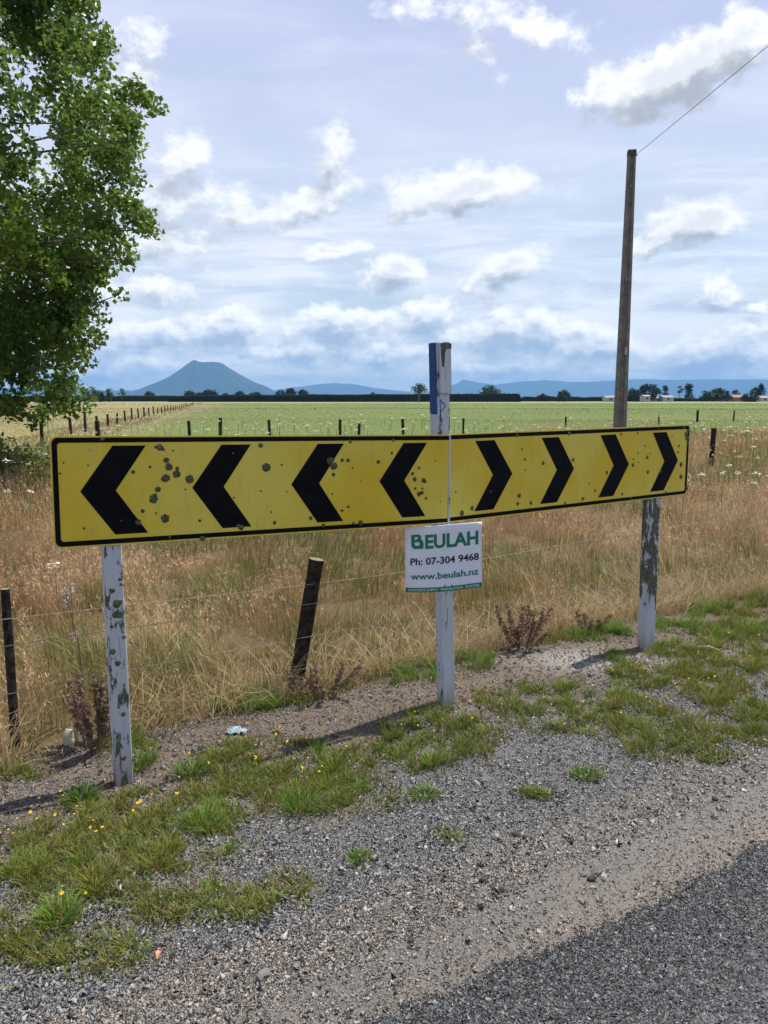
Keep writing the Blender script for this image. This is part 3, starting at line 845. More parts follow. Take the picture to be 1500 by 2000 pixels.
def painted_wood(name, cover, gradz=None, grain=1.0):
    """old white paint over grey wood, dark lichen and flaking where noise exceeds a threshold"""
    m, t, p, out = new_mat(name)
    vec = t.new('ShaderNodeTexCoord').outputs['Object']
    st = t.vmath('MULTIPLY', vec, (1, 1, 0.35))
    n1 = t.noise(st, 26, 6, 0.68); n2 = t.noise(vec, 120, 4, 0.6); n3 = t.noise(t.vmath('MULTIPLY', vec, (1, 1, 0.08)), 90, 4, 0.6)
    thr = cover
    v = t.math('ADD', n1, t.math('MULTIPLY', t.math('SUBTRACT', n2, 0.5), 0.18))
    if gradz:
        sz = t.new('ShaderNodeSeparateXYZ'); t.l.new(vec, sz.inputs[0])
        v = t.math('ADD', v, t.smooth(sz.outputs[2], gradz[0], gradz[1], gradz[2], gradz[3]))
    f = t.smooth(v, thr - 0.015, thr + 0.02)
    white = t.mix(t.smooth(n3, 0.45, 0.75, 0, 0.5), (0.43, 0.455, 0.48, 1), (0.30, 0.31, 0.315, 1))
    crack = t.smooth(t.noise(t.vmath('MULTIPLY', vec, (1, 1, 0.035)), 130, 3, 0.5), 0.66, 0.70)
    f = t.math('MAXIMUM', f, t.math('MULTIPLY', crack, 0.8))
    zs = t.new('ShaderNodeSeparateXYZ'); t.l.new(vec, zs.inputs[0])
    splash = t.math('MULTIPLY', t.smooth(t.math('MULTIPLY_ADD', n1, 0.16, zs.outputs[2]), 0.24, 0.08), 0.55)
    white = t.mix(splash, white, (0.20, 0.165, 0.13, 1))
    dark = t.mix(t.smooth(n2, 0.3, 0.7), (0.035, 0.037, 0.028, 1), (0.12, 0.125, 0.085, 1))
    t.l.new(t.mix(f, white, dark), p.inputs['Base Color'])
    p.inputs['Roughness'].default_value = 0.75; p.inputs['Specular IOR Level'].default_value = 0.25
    b = t.new('ShaderNodeBump'); b.inputs['Strength'].default_value = 0.5; b.inputs['Distance'].default_value = 0.004
    t.l.new(t.math('ADD', t.math('MULTIPLY', n3, 0.6), f), b.inputs['Height']); t.l.new(b.outputs[0], p.inputs['Normal'])
    return m


M_yellow, t, p, out = new_mat('weathered_yellow_sheeting')
vec = t.new('ShaderNodeTexCoord').outputs['Object']
c = t.mix(t.smooth(t.noise(vec, 2.2, 4), 0.35, 0.65), (0.60, 0.50, 0.075, 1), (0.58, 0.405, 0.016, 1))
c = t.mix(t.smooth(t.noise(vec, 9, 6, 0.7), 0.5, 0.8, 0, 0.5), c, (0.50, 0.42, 0.07, 1))
c = t.mix(t.smooth(t.noise(t.vmath('MULTIPLY', vec, (1, 1, 0.15)), 45, 5, 0.7), 0.52, 0.8, 0, 0.5), c, (0.32, 0.27, 0.07, 1))
c = t.mix(t.smooth(t.noise(vec, 210, 3, 0.5), 0.69, 0.76, 0, 0.8), c, (0.16, 0.13, 0.03, 1))
t.l.new(c, p.inputs['Base Color']); p.inputs['Roughness'].default_value = 0.5; p.inputs['Specular IOR Level'].default_value = 0.3
M_black = mat('black_sheeting', (0.003, 0.0033, 0.0045), (0.006, 0.006, 0.007), 14, 0.6, 0.06)
M_lichen = mat('grey_green_lichen', (0.045, 0.05, 0.022), (0.15, 0.155, 0.085), 120, 0.95, 0.1, 0.8, 300)
M_alu = mat('dull_aluminium', (0.45, 0.46, 0.47), (0.36, 0.37, 0.38), 20, 0.45, 0.5, metal=0.6)
M_bolt = mat('galvanised_bolt', (0.30, 0.31, 0.32), (0.42, 0.42, 0.42), 60, 0.45, 0.5, metal=0.5)

H_B = 0.41
TL = atY(92, 852, 2.755); BLc = Vector((TL.x, TL.y, TL.z - H_B))
TM = atY(875.5, 849, 3.522); BM = Vector((TM.x, TM.y, TM.z - H_B))
TM2 = atY(881, 848, 3.535); BM2 = Vector((TM2.x, TM2.y, TM2.z - H_B))
TR = atY(1349, 829.5, 4.51); BR = Vector((TR.x, TR.y, TR.z - H_B))

sign = empty('chevron_sign', foot('left'), 'long yellow sight board with eight black chevrons parting from the middle, on three white posts', 'road sign')


def panel_frame(o, e):
    A = (e - o); L = A.length; A.normalize(); Nn = Vector((A.y, -A.x, 0)).normalized(); B = Nn.cross(A) * -1
    if B.z < 0: B = -B
    Nn = A.cross(B)
    if Nn.y > 0: Nn = -Nn
    return (o, A, B, Nn), L


def rrect(a0, b0, a1, b1, r, left, right, k=6):
    """rounded on the chosen ends"""
    pts = []
    def arc(cx, cyy, s0):
        for j in range(k + 1):
            th = R(s0 + 90 * j / k); pts.append((cx + r * math.cos(th), cyy + r * math.sin(th)))
    if left: arc(a0 + r, b0 + r, 180)
    else: pts.append((a0, b0))
    if right: arc(a1 - r, b0 + r, 270)
    else: pts.append((a1, b0))
    if right: arc(a1 - r, b1 - r, 0)
    else: pts.append((a1, b1))
    if left: arc(a0 + r, b1 - r, 90)
    else: pts.append((a0, b1))
    return pts


def make_panel(o, e, left_round, right_round, chev, spots, label):
    fr, L = panel_frame(o, e); O, A, B, Nn = fr
    bm = bmesh.new()
    ol = rrect(0, 0, L, H_B, 0.024, left_round, right_round)
    add_prism(bm, ol, (O - Nn * 0.004, A, B, Nn), 0.004, 0)
    rr = random.Random(len(spots))
    for (sa, tb, rad) in spots:                              # crusts of lichen grown on the sheet
        c = O + A * (sa * L) + B * (tb * H_B) + Nn * 0.0012
        nn = 18
        cv = bm.verts.new(c + Nn * min(0.0035, 0.35 * rad)); ring = []
        for k in range(nn):
            th = 2 * math.pi * k / nn; q = rad * rr.uniform(0.80, 1.08)
            ring.append(bm.verts.new(c + A * (q * math.cos(th)) + B * (q * math.sin(th))))
        for k in range(nn):
            f = bm.faces.new((cv, ring[k], ring[(k + 1) % nn])); f.material_index = 1
    pn = bm_obj('sign_panel', bm, [M_yellow, M_lichen], sign); pn['label'] = label
    # black border line
    bm = bmesh.new(); q, wd = 0.0055, 0.0185
    oa = rrect(q if left_round else 0, q, L - (q if right_round else 0), H_B - q, 0.022, left_round, right_round)
    ia = rrect(q + wd if left_round else 0, q + wd, L - (q + wd if right_round else 0), H_B - q - wd, 0.012, left_round, right_round)
    vo_ = [bm.verts.new(O + A * a + B * b + Nn * 0.0011) for a, b in oa]; vi_ = [bm.verts.new(O + A * a + B * b + Nn * 0.0011) for a, b in ia]
    n = len(oa)
    for k in range(n):
        k2 = (k + 1) % n
        if not left_round and abs(oa[k][0]) < 1e-6 and abs(oa[k2][0]) < 1e-6: continue
        if not right_round and abs(oa[k][0] - L) < 1e-6 and abs(oa[k2][0] - L) < 1e-6: continue
        bm.faces.new((vo_[k], vo_[k2], vi_[k2], vi_[k]))
    bm_obj('border', bm, M_black, pn)
    for tipf, sgn in chev:
        a0 = tipf * L; b0, b1 = 0.040, H_B - 0.036; bmid = (b0 + b1) / 2
        d1, d2, d3 = 0.118 * sgn, 0.238 * sgn, 0.125 * sgn
        outl = [(a0, bmid), (a0 + d1, b0), (a0 + d2, b0), (a0 + d3, bmid), (a0 + d2, b1), (a0 + d1, b1)]
        bm = bmesh.new(); v = [bm.verts.new(O + A * a + B * b + Nn * 0.0009) for a, b in outl]
        bm.faces.new((v[0], v[1], v[2], v[3])); bm.faces.new((v[0], v[3], v[4], v[5]))
        bm_obj('chevron', bm, M_black, pn)
    return fr, L, pn


def spot_px(lst, fr, L):
    """lichen crusts: photo position of each crust -> position on the panel"""
    O, A, B, Nn = fr; outl = []
    for (u, v, rp) in lst:
        d = ray(u, v); o0 = Vector((0, 0, CAM_H)); tt = (O - o0).dot(Nn) / d.dot(Nn); h = o0 + d * tt - O
        outl.append((h.dot(A) / L, h.dot(B) / H_B, rp * tt / F))
    return outl


LEFT_SPOTS = [(312, 874, 7), (304, 873, 3), (319, 878, 3), (338, 880, 2), (325, 899, 6), (330, 912, 8), (345, 926, 8), (346, 915, 4), (323, 934, 9), (370, 936, 9), (308, 956, 6), (300, 974, 9), (303, 966, 3), (322, 1013, 9),
              (279, 998, 4), (270, 1020, 6), (260, 922, 4), (293, 912, 3), (520, 913, 9), (509, 870, 5), (645, 900, 8), (652, 910, 8), (668, 899, 4), (680, 899, 4), (651, 927, 4), (684, 862, 4), (668, 997, 3), (680, 990, 3), (704, 1021, 6),
              (536, 1021, 4), (607, 1012, 4), (739, 902, 4), (765, 885, 3), (768, 860, 3), (806, 925, 4), (810, 936, 5), (827, 938, 5), (830, 940, 4), (818, 914, 3), (811, 954, 3), (818, 965, 5), (824, 962, 4), (825, 954, 2.5), (832, 973, 3),
              (117, 925, 2.5), (124, 904, 1.8), (172, 909, 2), (164, 1032, 2.5), (457, 972, 2), (550, 908, 2), (509, 959, 2), (649, 965, 2), (688, 914, 2), (390, 1017, 3), (395, 1052, 6), (470, 1030, 6), (465, 1027, 4), (332, 1049, 3), (200, 857, 4), (690, 1022, 3), (632, 1026, 4),
              (237, 1017, 2), (305, 1002, 2), (362, 956, 2), (455, 885, 2), (530, 1000, 2), (560, 960, 1.6), (705, 940, 1.6), (860, 980, 1.6), (850, 900, 1.6)]
RIGHT_SPOTS = [(902, 1002, 6), (922, 992, 5), (1014, 968, 5), (1011, 984, 4), (1037, 982, 4), (1025, 897, 3), (1061, 904, 4), (1019, 877, 2.5), (1026, 918, 2), (1119, 898, 4), (1111, 847, 4), (1138, 974, 4), (1104, 982, 3), (1185, 923, 4), (1162, 958, 3), (1236, 908, 4), (1237, 897, 2), (1265, 922, 4), (1264, 893, 4),
               (1290, 920, 4), (1247, 903, 2), (1259, 871, 2), (1246, 885, 2), (1330, 907, 5), (1330, 931, 5), (1326, 871, 3), (1324, 883, 3), (1340, 848, 5), (1342, 856, 6), (1343, 866, 4), (1344, 842, 5), (1341, 953, 5), (1270, 885, 2), (1213, 848, 3), (1215, 965, 3), (1232, 972, 3), (1150, 944, 2), (958, 960, 2), (1010, 851, 3), (890, 961, 2), (1245, 846, 2.5), (1300, 962, 3), (1336, 834, 4)]
frL, LL = panel_frame(BLc, BM); frR, LR = panel_frame(BM2, BR)
make_panel(BLc, BM, True, False, [(0.057 + 0.2437 * k, 1) for k in range(4)], spot_px(LEFT_SPOTS, frL, LL), 'left half with four chevrons pointing left, blotched with lichen')
make_panel(BM2, BR, False, True, [(0.2165 + 0.2425 * k, -1) for k in range(4)], spot_px(RIGHT_SPOTS, frR, LR), 'right half with four chevrons pointing right')


def make_post(base, top, a, b, m, bevel=0.004, sink=0.25, mark=None, spots=None):
    """a across the front, b front to back; base/top = centre line"""
    ax = (top - base).normalized(); bm = bmesh.new()
    P0 = base - ax * sink; Lh = (top - P0).length
    rr = random.Random(int(abs(base.x) * 1000)); segs = 16
    prof_ = [(-a / 2 + bevel, -b / 2), (a / 2 - bevel, -b / 2), (a / 2, -b / 2 + bevel), (a / 2, b / 2 - bevel), (a / 2 - bevel, b / 2), (-a / 2 + bevel, b / 2), (-a / 2, b / 2 - bevel), (-a / 2, -b / 2 + bevel)]
    rings = []
    for k in range(segs + 1):
        c = P0 + ax * (Lh * k / segs) + AX * rr.uniform(-.0009, .0009)
        rings.append([bm.verts.new(c + AX * (px + rr.uniform(-.0012, .0012)) - NF * (py + rr.uniform(-.0012, .0012))) for px, py in prof_])
    for r0, r1 in zip(rings, rings[1:]):
        for k in range(8): bm.faces.new((r0[k], r0[(k + 1) % 8], r1[(k + 1) % 8], r1[k]))
    bm.faces.new(rings[-1]); bm.faces.new(list(reversed(rings[0])))
    for (z, off, rad) in (spots or []):
        c = base + ax * z + NF * (b / 2 + 0.0014) + AX * off; nn = 12
        cv = bm.verts.new(c + NF * 0.002); ring = []
        for k in range(nn):
            th = 2 * math.pi * k / nn; q = rad * rr.uniform(0.7, 1.2); x_ = q * math.cos(th)
            x_ = max(-a / 2 - off + 0.001, min(a / 2 - off - 0.001, x_))
            ring.append(bm.verts.new(c + AX * x_ + UP * (q * math.sin(th))))
        for k in range(nn):
            f = bm.faces.new((cv, ring[k], ring[(k + 1) % nn])); f.material_index = 1
    for (z0, o0, z1, o1) in (mark or []):                     # pencil-thin marks drawn on the paint
        p0 = base + ax * z0 + AX * o0 + NF * (b / 2 + 0.0015); p1 = base + ax * z1 + AX * o1 + NF * (b / 2 + 0.0015)
        dd = (p1 - p0).normalized(); sd = dd.cross(NF) * 0.0022
        f = bm.faces.new([bm.verts.new(p) for p in (p0 - sd, p0 + sd, p1 + sd, p1 - sd)]); f.material_index = 2
    o = bm_obj('post', bm, [m, M_lichen, M_blue], sign)
    return o, ax


M_blue = mat('faded_blue_paint', (0.012, 0.045, 0.17), (0.018, 0.06, 0.20), 12, 0.55, 0.3)
M_pl = painted_wood('spotted_white_paint', 0.565)
M_pm = painted_wood('flaking_white_paint', 0.60)
M_pr = painted_wood('mostly_bare_white_paint', 0.60, (0.22, 0.42, -0.09, 0.165))
M_wblock = painted_wood('clean_white_paint', 0.66)
b0 = foot('left')
po, _ = make_post(b0, Vector((b0.x, b0.y, 1.28)), 0.066, 0.062, M_pl, spots=[(0.80, -0.012, 0.011), (0.84, 0.020, 0.008), (0.745, 0.004, 0.021), (0.705, 0.006, 0.019), (0.51, -0.004, 0.012), (0.30, 0.006, 0.011), (0.82, 0.022, 0.006), (0.56, -0.022, 0.012), (0.12, 0.0, 0.010), (0.61, 0.024, 0.008), (0.66, -0.020, 0.007)])
po['label'] = 'left white post, spotted with grey green lichen'
b1 = foot('middle'); t1 = atY(857.5, 670, b1.y)
pm, axm = make_post(b1, t1, 0.070, 0.058, M_pm, mark=[(1.46, -0.022, 1.43, 0.008), (1.43, 0.008, 1.40, -0.024), (1.46, -0.022, 1.36, -0.020), (1.445, -0.012, 1.44, -0.006)])
pm['label'] = 'middle white post, taller, with a blue board at its top'
b2 = foot('right'); t2 = Vector((b2.x - 0.02, b2.y - 0.02, 1.27))
pr, _ = make_post(b2, t2, 0.075, 0.070, M_pr); pr['label'] = 'right post, most of its white paint lost to dark lichen'


def box_on(parent, name, m, C_, A, B, Nn, ha, hb, hn, bev=0.002, mats=None):
    bm = bmesh.new(); bmesh.ops.create_cube(bm, size=2)
    M = Matrix((A * ha, B * hb, Nn * hn)).transposed().to_4x4(); M.translation = C_
    bmesh.ops.transform(bm, matrix=M, verts=bm.verts)
    if bev: bmesh.ops.bevel(bm, geom=list(bm.edges), offset=bev, segments=1, affect='EDGES')
    return bm_obj(name, bm, m, parent)


def on_mid(v):   # height along the middle post for a photo row
    return atY(864, v, b1.y)


zt, zb, zw, zl = on_mid(670.5).z, on_mid(808).z, on_mid(852).z, on_mid(769).z
L_m = -AX
def mid_axis(z): return b1 + axm * ((z - b1.z) / axm.z)
cb = mid_axis((zt + zb) / 2) + L_m * (0.035 + 0.0052) + NF * 0.003
bp = box_on(pm, 'blue_board', M_blue, cb, AX, axm, NF, 0.005, (zt - zb) / 2, 0.024)
cw = mid_axis((zb + zw) / 2 - 0.001) + L_m * (0.035 + 0.0052) + NF * 0.003
box_on(pm, 'white_board', M_wblock, cw, AX, axm, NF, 0.005, (zb - zw) / 2 - 0.002, 0.0235)
cf = mid_axis((zt + zl) / 2) + NF * (0.029 + 0.0085) + AX * 0.004
bk = box_on(pm, 'white_block', M_wblock, cf, AX, axm, NF, 0.031, (zt - zl) / 2 - 0.001, 0.008)
# dark rotted wedge and splintered top of the block
M_rot = mat('rotted_wood', (0.055, 0.047, 0.040), (0.13, 0.12, 0.11), 60, 0.9, 0.1, 0.6, 150)
bm = bmesh.new(); fO = mid_axis(zt) + NF * (0.029 + 0.0185) + AX * 0.004
fr_ = (fO, AX, axm, NF)
add_prism(bm, [(-0.030, -0.004), (-0.022, -0.105), (-0.012, -0.108), (-0.006, -0.045), (0.000, -0.028), (0.030, -0.026), (0.031, -0.004), (0.012, 0.003), (-0.012, 0.001)], fr_, -0.0022)
bm_obj('rotten_patch', bm, M_rot, pm)
# joint strip between the halves, and bolts holding the panels
cs = (TM + BM) / 2 + (TM2 - TM) * 0.5
for o_, fr, L in ((BLc, frL, LL), (BM2, frR, LR)):
    pass
for fr, s_, b_ in ((frL, 0.135, 0.36), (frL, 0.135, 0.06), (frR, LR - 0.16, 0.355), (frR, LR - 0.16, 0.05)):
    O, A, B, Nn = fr; c = O + A * s_ + B * b_; bm = bmesh.new(); add_tube(bm, [c + Nn * 0.0005, c + Nn * 0.004], 0.005, 8); bm_obj('bolt', bm, M_bolt, sign)
js = box_on(sign, 'joint_strip', painted_wood('flaking_strip_paint', 0.56), cs + Vector((0, 0, -0.003)) - NF * 0.002, AX, UP, NF, 0.0052, H_B / 2 + 0.004, 0.006, 0.0012)

# ------------------------------------------------------------------ small advertising sign on the middle post
YS = b1.y - 0.085
cTL, cTR, cBR, cBL = atY(791, 1031, YS), atY(941, 1018.5, YS + 0.01), atY(941, 1146, YS + 0.01), atY(791.5, 1157, YS)


def sp_pt(s, t_, off=0.0):
    p = (cTL * (1 - s) + cTR * s) * t_ + (cBL * (1 - s) + cBR * s) * (1 - t_)
    bow = 0.010 * (1 - (2 * s - 1.05) ** 2) + 0.004 * math.sin(5 * t_ + 2 * s)
    p = p + Vector((0, -1, 0)) * (bow + off)
    p.z -= 0.006 * (1 - t_) * math.sin(math.pi * min(1, s * 1.1))
    return p


M_core = mat('white_fluted_plastic', (0.66, 0.68, 0.72), (0.60, 0.62, 0.67), 5, 0.45, 0.4)
M_green = mat('green_print', (0.005, 0.155, 0.085), None, rough=0.5)
M_ink = mat('dark_print', (0.012, 0.010, 0.025), None, rough=0.5)
M_wprint = mat('pale_print', (0.60, 0.66, 0.64), None, rough=0.5)
ad = empty('advertising_sign', (b1.x, YS, 0.75), 'small white plastic sign with green and black lettering fixed to the middle post', 'sign')
nsx, nty = 18, 14
V = []; Q = []
for off in (0.0, -0.004):
    for j in range(nty + 1):
        for i in range(nsx + 1): V.append(sp_pt(i / nsx, j / nty, off)[:])
st_ = (nsx + 1) * (nty + 1)
for j in range(nty):
    for i in range(nsx):
        a = j * (nsx + 1) + i; Q.append((a, a + 1, a + nsx + 2, a + nsx + 1)); Q.append((st_ + a, st_ + a + nsx + 1, st_ + a + nsx + 2, st_ + a + 1))
edge_ = [i for i in range(nsx + 1)] + [(j + 1) * (nsx + 1) + nsx for j in range(nty)] + [nty * (nsx + 1) + nsx - 1 - i for i in range(nsx)] + [(nty - 1 - j) * (nsx + 1) for j in range(nty)]
for k in range(len(edge_) - 1):
    a, b_ = edge_[k], edge_[k + 1]; Q.append((a, st_ + a, st_ + b_, b_))
mesh_np('sheet', np.array(V), [np.array(Q)], M_core, ad, smooth=False)


def sign_mesh(name, verts2d, faces, m, off=0.0016):
    me = bpy.data.meshes.new(name); me.from_pydata([sp_pt(s, t_, off)[:] for s, t_ in verts2d], [], faces); me.update()
    return link(name, me, m, ad)


def curve_to_2d(cu):
    ob = bpy.data.objects.new('tmp', cu); COL.objects.link(ob); bpy.context.view_layer.update()
    me = bpy.data.meshes.new_from_object(ob.evaluated_get(bpy.context.evaluated_depsgraph_get()))
    vv = [(v.co.x, v.co.y) for v in me.vertices]; ff = [tuple(p.vertices) for p in me.polygons]
    bpy.data.objects.remove(ob); bpy.data.meshes.remove(me)
    return np.array(vv), ff


def text_on(name, body, s0, s1, t0, t1, m, bold=0.02, off=0.0016):
    cu = bpy.data.curves.new('txt', 'FONT'); cu.body = body; cu.offset = bold; cu.resolution_u = 3
    v, f = curve_to_2d(cu); lo, hi = v.min(0), v.max(0)
    v = (v - lo) / (hi - lo) * np.array([s1 - s0, t1 - t0]) + np.array([s0, t0])
    return sign_mesh(name, [tuple(x) for x in v], f, m, off)


def poly_on(name, splines, s0, s1, t0, t1, m):
    cu = bpy.data.curves.new('poly', 'CURVE'); cu.dimensions = '2D'; cu.fill_mode = 'BOTH'
    for pts in splines:
        sp2 = cu.splines.new('POLY'); sp2.points.add(len(pts) - 1); sp2.use_cyclic_u = True
        for k, (x, y) in enumerate(pts): sp2.points[k].co = (x, y, 0, 1)
    v, f = curve_to_2d(cu)
    v = v * np.array([s1 - s0, t1 - t0]) + np.array([s0, t0])
    return sign_mesh(name, [tuple(x) for x in v], f, m)


poly_on('heading_letter', [[(0, 1), (.58, 1), (.76, .93), (.82, .79), (.77, .66), (.93, .56), (1, .40), (1, 0), (.3, 0), (.1, .07), (0, .24)],
                           [(.27, .83), (.52, .83), (.58, .77), (.50, .70), (.27, .60)], [(.27, .47), (.60, .47), (.70, .36), (.62, .24), (.36, .22), (.27, .30)]], 0.082, 0.240, 0.665, 0.885, M_green)
text_on('heading_letters', 'EULAH', 0.262, 0.955, 0.655, 0.872, M_green, 0.035)
text_on('phone_number', 'Ph: 07-304 9468', 0.068, 0.962, 0.418, 0.530, M_ink, 0.022)
text_on('web_address', 'www.beulah.nz', 0.070, 0.958, 0.198, 0.300, M_green, 0.022)
ng = 18
sign_mesh('footer_band', [(k / ng, tt) for tt in (0.001, 0.074) for k in range(ng + 1)], [(k, k + 1, ng + 2 + k, ng + 1 + k) for k in range(ng)], M_green)
text_on('footer_lettering', 'CONCRETE SUPPLY \u00b7 PREPARATION \u00b7 PLACING', 0.04, 0.965, 0.020, 0.055, M_wprint, 0.006, 0.0026)
for s_, hh_ in ((0.515, 0.115), (0.605, 0.108)): sign_mesh('cable_tie', [(s_ - .01, 0.07), (s_ + .01, 0.07), (s_, hh_)], [(0, 1, 2)], M_ink, 0.0028)

# ------------------------------------------------------------------ wire fence beside the road
M_tar = mat('old_dark_fence_timber', (0.010, 0.009, 0.008), (0.045, 0.036, 0.028), 30, 0.9, 0.15, 0.8, 90)
M_tartop = mat('weathered_post_top', (0.16, 0.16, 0.12), (0.26, 0.25, 0.2), 80, 0.95, 0.1, 0.6, 150)
M_wire = mat('galvanised_wire', (0.36, 0.34, 0.30), (0.24, 0.19, 0.14), 30, 0.55, 0.4, metal=0.5)


def round_post(name, base, top, r0, r1, parent, seg=12, seed=0, mats=None, sink=0.2, flat=1.0):
    rr = random.Random(seed); bm = bmesh.new(); ax = (top - base).normalized(); P0 = base - ax * sink
    n = 9; x0 = AX - ax * AX.dot(ax); x0.normalize(); y0 = ax.cross(x0)
    j = [rr.uniform(0.92, 1.06) for _ in range(seg)]; rings = []
    for k in range(n + 1):
        f = k / n; c = P0.lerp(top, f); r = r0 + (r1 - r0) * f
        rings.append([bm.verts.new(c + (x0 * math.cos(2 * math.pi * i / seg) + y0 * math.sin(2 * math.pi * i / seg) * flat) * r * j[i] * rr.uniform(0.97, 1.03)) for i in range(seg)])
    for a, b in zip(rings, rings[1:]):
        for i in range(seg): bm.faces.new((a[i], a[(i + 1) % seg], b[(i + 1) % seg], b[i]))
    f = bm.faces.new(rings[-1]); f.material_index = 1
    o = bm_obj(name, bm, mats or [M_tar, M_tartop], parent)
    return o


fence = empty('wire_fence', gat(572, 1352), 'sagging roadside wire fence with a leaning dark post behind the chevron board', 'fence')
pb = gat(575, 1352); round_post('post', pb, atY(618, 1092, pb.y + 0.02), 0.040, 0.040, fence, seed=3)['label'] = 'dark post leaning to the right'
pl = gat(31, 1458); lp = round_post('batten', pl, atY(10, 1150, pl.y), 0.021, 0.020, fence, 8, 4, flat=0.8); lp['label'] = 'thin upright black batten'
for zz, sag in ((0.30, 0.03), (0.49, 0.04), (0.62, 0.05)):
    pts = []
    for k in range(49):
        s_ = -8 + k * 0.42; x, y = to_xy(s_, 3.42 + 0.012 * math.sin(s_ * 2))
        pts.append(Vector((x, y, zz - sag * (0.5 + 0.5 * math.sin(s_ * 1.1 + zz * 9)))))
    bm = bmesh.new(); add_tube(bm, pts, 0.0017, 5); bm_obj('wire', bm, M_wire, fence)

# ------------------------------------------------------------------ fences of the far paddocks
def run_fence(label, posts, zs, group=None):
    e = empty('paddock_fence', Vector((posts[0][0], posts[0][1], 0)), label, 'fence', group)
    for k, (x, y, h, r) in enumerate(posts):
        z = gh(x, y); round_post('post', Vector((x, y, z)), Vector((x + rr2.uniform(-.04, .04), y, z + h)), r, r * 0.95, e, 8, k + 7)
    for zz in zs:
        bm = bmesh.new(); add_tube(bm, [Vector((x, y, gh(x, y) + min(zz, h - .03))) for (x, y, h, r) in posts], 0.003, 4); bm_obj('wire', bm, M_wire, e)
    return e


rr2 = random.Random(9)
def xpost(u, v_top, h, r=0.06):
    """a field post of height h whose top the photo shows at (u, v_top)"""
    d = ray(u, v_top); Y = (h - CAM_H) / (d.z / d.y)
    return (d.x / d.y * Y, Y, h - gh(d.x / d.y * Y, Y), r)


run_fence('low post and wire fence across the paddock just above the board', [xpost(80, 822, 0.82), xpost(190, 822, 0.88, 0.075), xpost(370, 822, 0.80), xpost(429, 816, 0.80, 0.075), xpost(527, 820, 0.76, .06), xpost(664, 819, 0.74, .06), xpost(700, 827, 0.7, 0.05), xpost(788, 818, 0.76, 0.06), xpost(905, 817, .7, 0.05), xpost(1105, 814, 0.65, 0.05), xpost(1288, 811, 0.6, .05), xpost(1363, 801, 0.75, 0.09), xpost(1434, 802, 0.68, .06)], (0.35, 0.6))
posts = []
for k in range(30):
    y = 31.5 + k * 3.3 * (1 + 0.025 * k); x = -14.6 - (y - 40) * 0.215; posts.append((x, y, 0.74 + rr2.uniform(-.14, .1), 0.065))
run_fence('long fence of dark posts running away to the hedge on the left', posts, (0.35, 0.62))
x, y, h, r = xpost(1393, 836, 0.86, 0.055)
lone = round_post('fence_post', Vector((x, y, gh(x, y))), Vector((x + .02, y, .86)), 0.056, 0.055, None, 8, 5)
tag(lone, 'single dark squared post standing in dry grass beyond the right end of the board', 'fence post')

# ------------------------------------------------------------------ utility pole and its wire
M_conc = mat('weathered_concrete', (0.14, 0.13, 0.115), (0.21, 0.20, 0.18), 6, 0.9, 0.15, 0.5, 60)
YP = 25.0
pt = atY(1234, 297, YP); pbase = Vector((atY(1208, 860, YP).x, YP, 0)); pbase.z = gh(pbase.x, pbase.y)
pbase.x = pt.x
pole = empty('utility_pole', pbase, 'tall tapered grey concrete pole with a grooved face standing in the paddock', 'pole')
bm = bmesh.new()
def hsec(w, dd, g, gd):
    return [(-w, -dd), (-w * g - .02, -dd), (-w * g, -dd + gd), (w * g, -dd + gd), (w * g + .02, -dd), (w, -dd), (w, dd), (w * g, dd), (w * g, dd - gd), (-w * g, dd - gd), (-w * g, dd), (-w, dd)]
ya_ = R(-9); PA = Vector((math.cos(ya_), math.sin(ya_), 0)); PBv = Vector((-math.sin(ya_), math.cos(ya_), 0))
rings = []
for k in range(15):
    f = k / 14; w = 0.205 + (0.118 - 0.205) * f; dd = 0.17 + (0.11 - 0.17) * f
    c = (pbase - UP * 1.0).lerp(pt, f)
    rings.append([bm.verts.new(c + PA * a + PBv * b) for a, b in hsec(w, dd, 0.30, 0.055)])
for a, b in zip(rings, rings[1:]):
    for i in range(12): bm.faces.new((a[i], a[(i + 1) % 12], b[(i + 1) % 12], b[i]))
tp = bm.faces.new(rings[-1])
bm_obj('shaft', bm, M_conc, pole)
box_on(pole, 'cap', mat('dark_pole_cap', (0.05, 0.05, 0.048), (0.09, 0.085, 0.08), 8, 0.9), pt + UP * 0.02 - UP * 0.06, PA, UP, PBv, 0.128, 0.09, 0.122, 0.015)
box_on(pole, 'number_plate', mat('pale_plate', (0.45, 0.45, 0.43), (0.3, 0.3, 0.28), 30, 0.6), atY(1221, 686, YP) - PBv * 0.165, PA, UP, PBv, 0.035, 0.12, 0.008, 0.002)
for zz in (1.8, 5.2, 8.0):
    f = (zz + 1 - pbase.z) / (pt.z + 1 - pbase.z); c = (pbase - UP * 1.0).lerp(pt, f)
    bm = bmesh.new(); add_tube(bm, [c - PBv * 0.10 + PA * .0, c - PBv * 0.17], 0.02, 8); bm_obj('bolt', bm, M_bolt, pole)
bm = bmesh.new(); att = pt + PA * 0.11 - UP * 0.10; pts = []
for k in range(41):
    f = k / 40; p = att.lerp(Vector((att.x + 1.9, -30, att.z + 0.1)), f); p.z -= 1.3 * f * (1 - f); pts.append(p)
add_tube(bm, pts, 0.008, 6)
add_tube(bm, [att - PA * 0.02, att + PA * 0.06], 0.022, 8)
wob = bm_obj('overhead_wire', bm, mat('grey_cable', (0.10, 0.10, 0.10), None, rough=0.6))
tag(wob, 'single grey wire strung from the pole top over the road', 'wire')


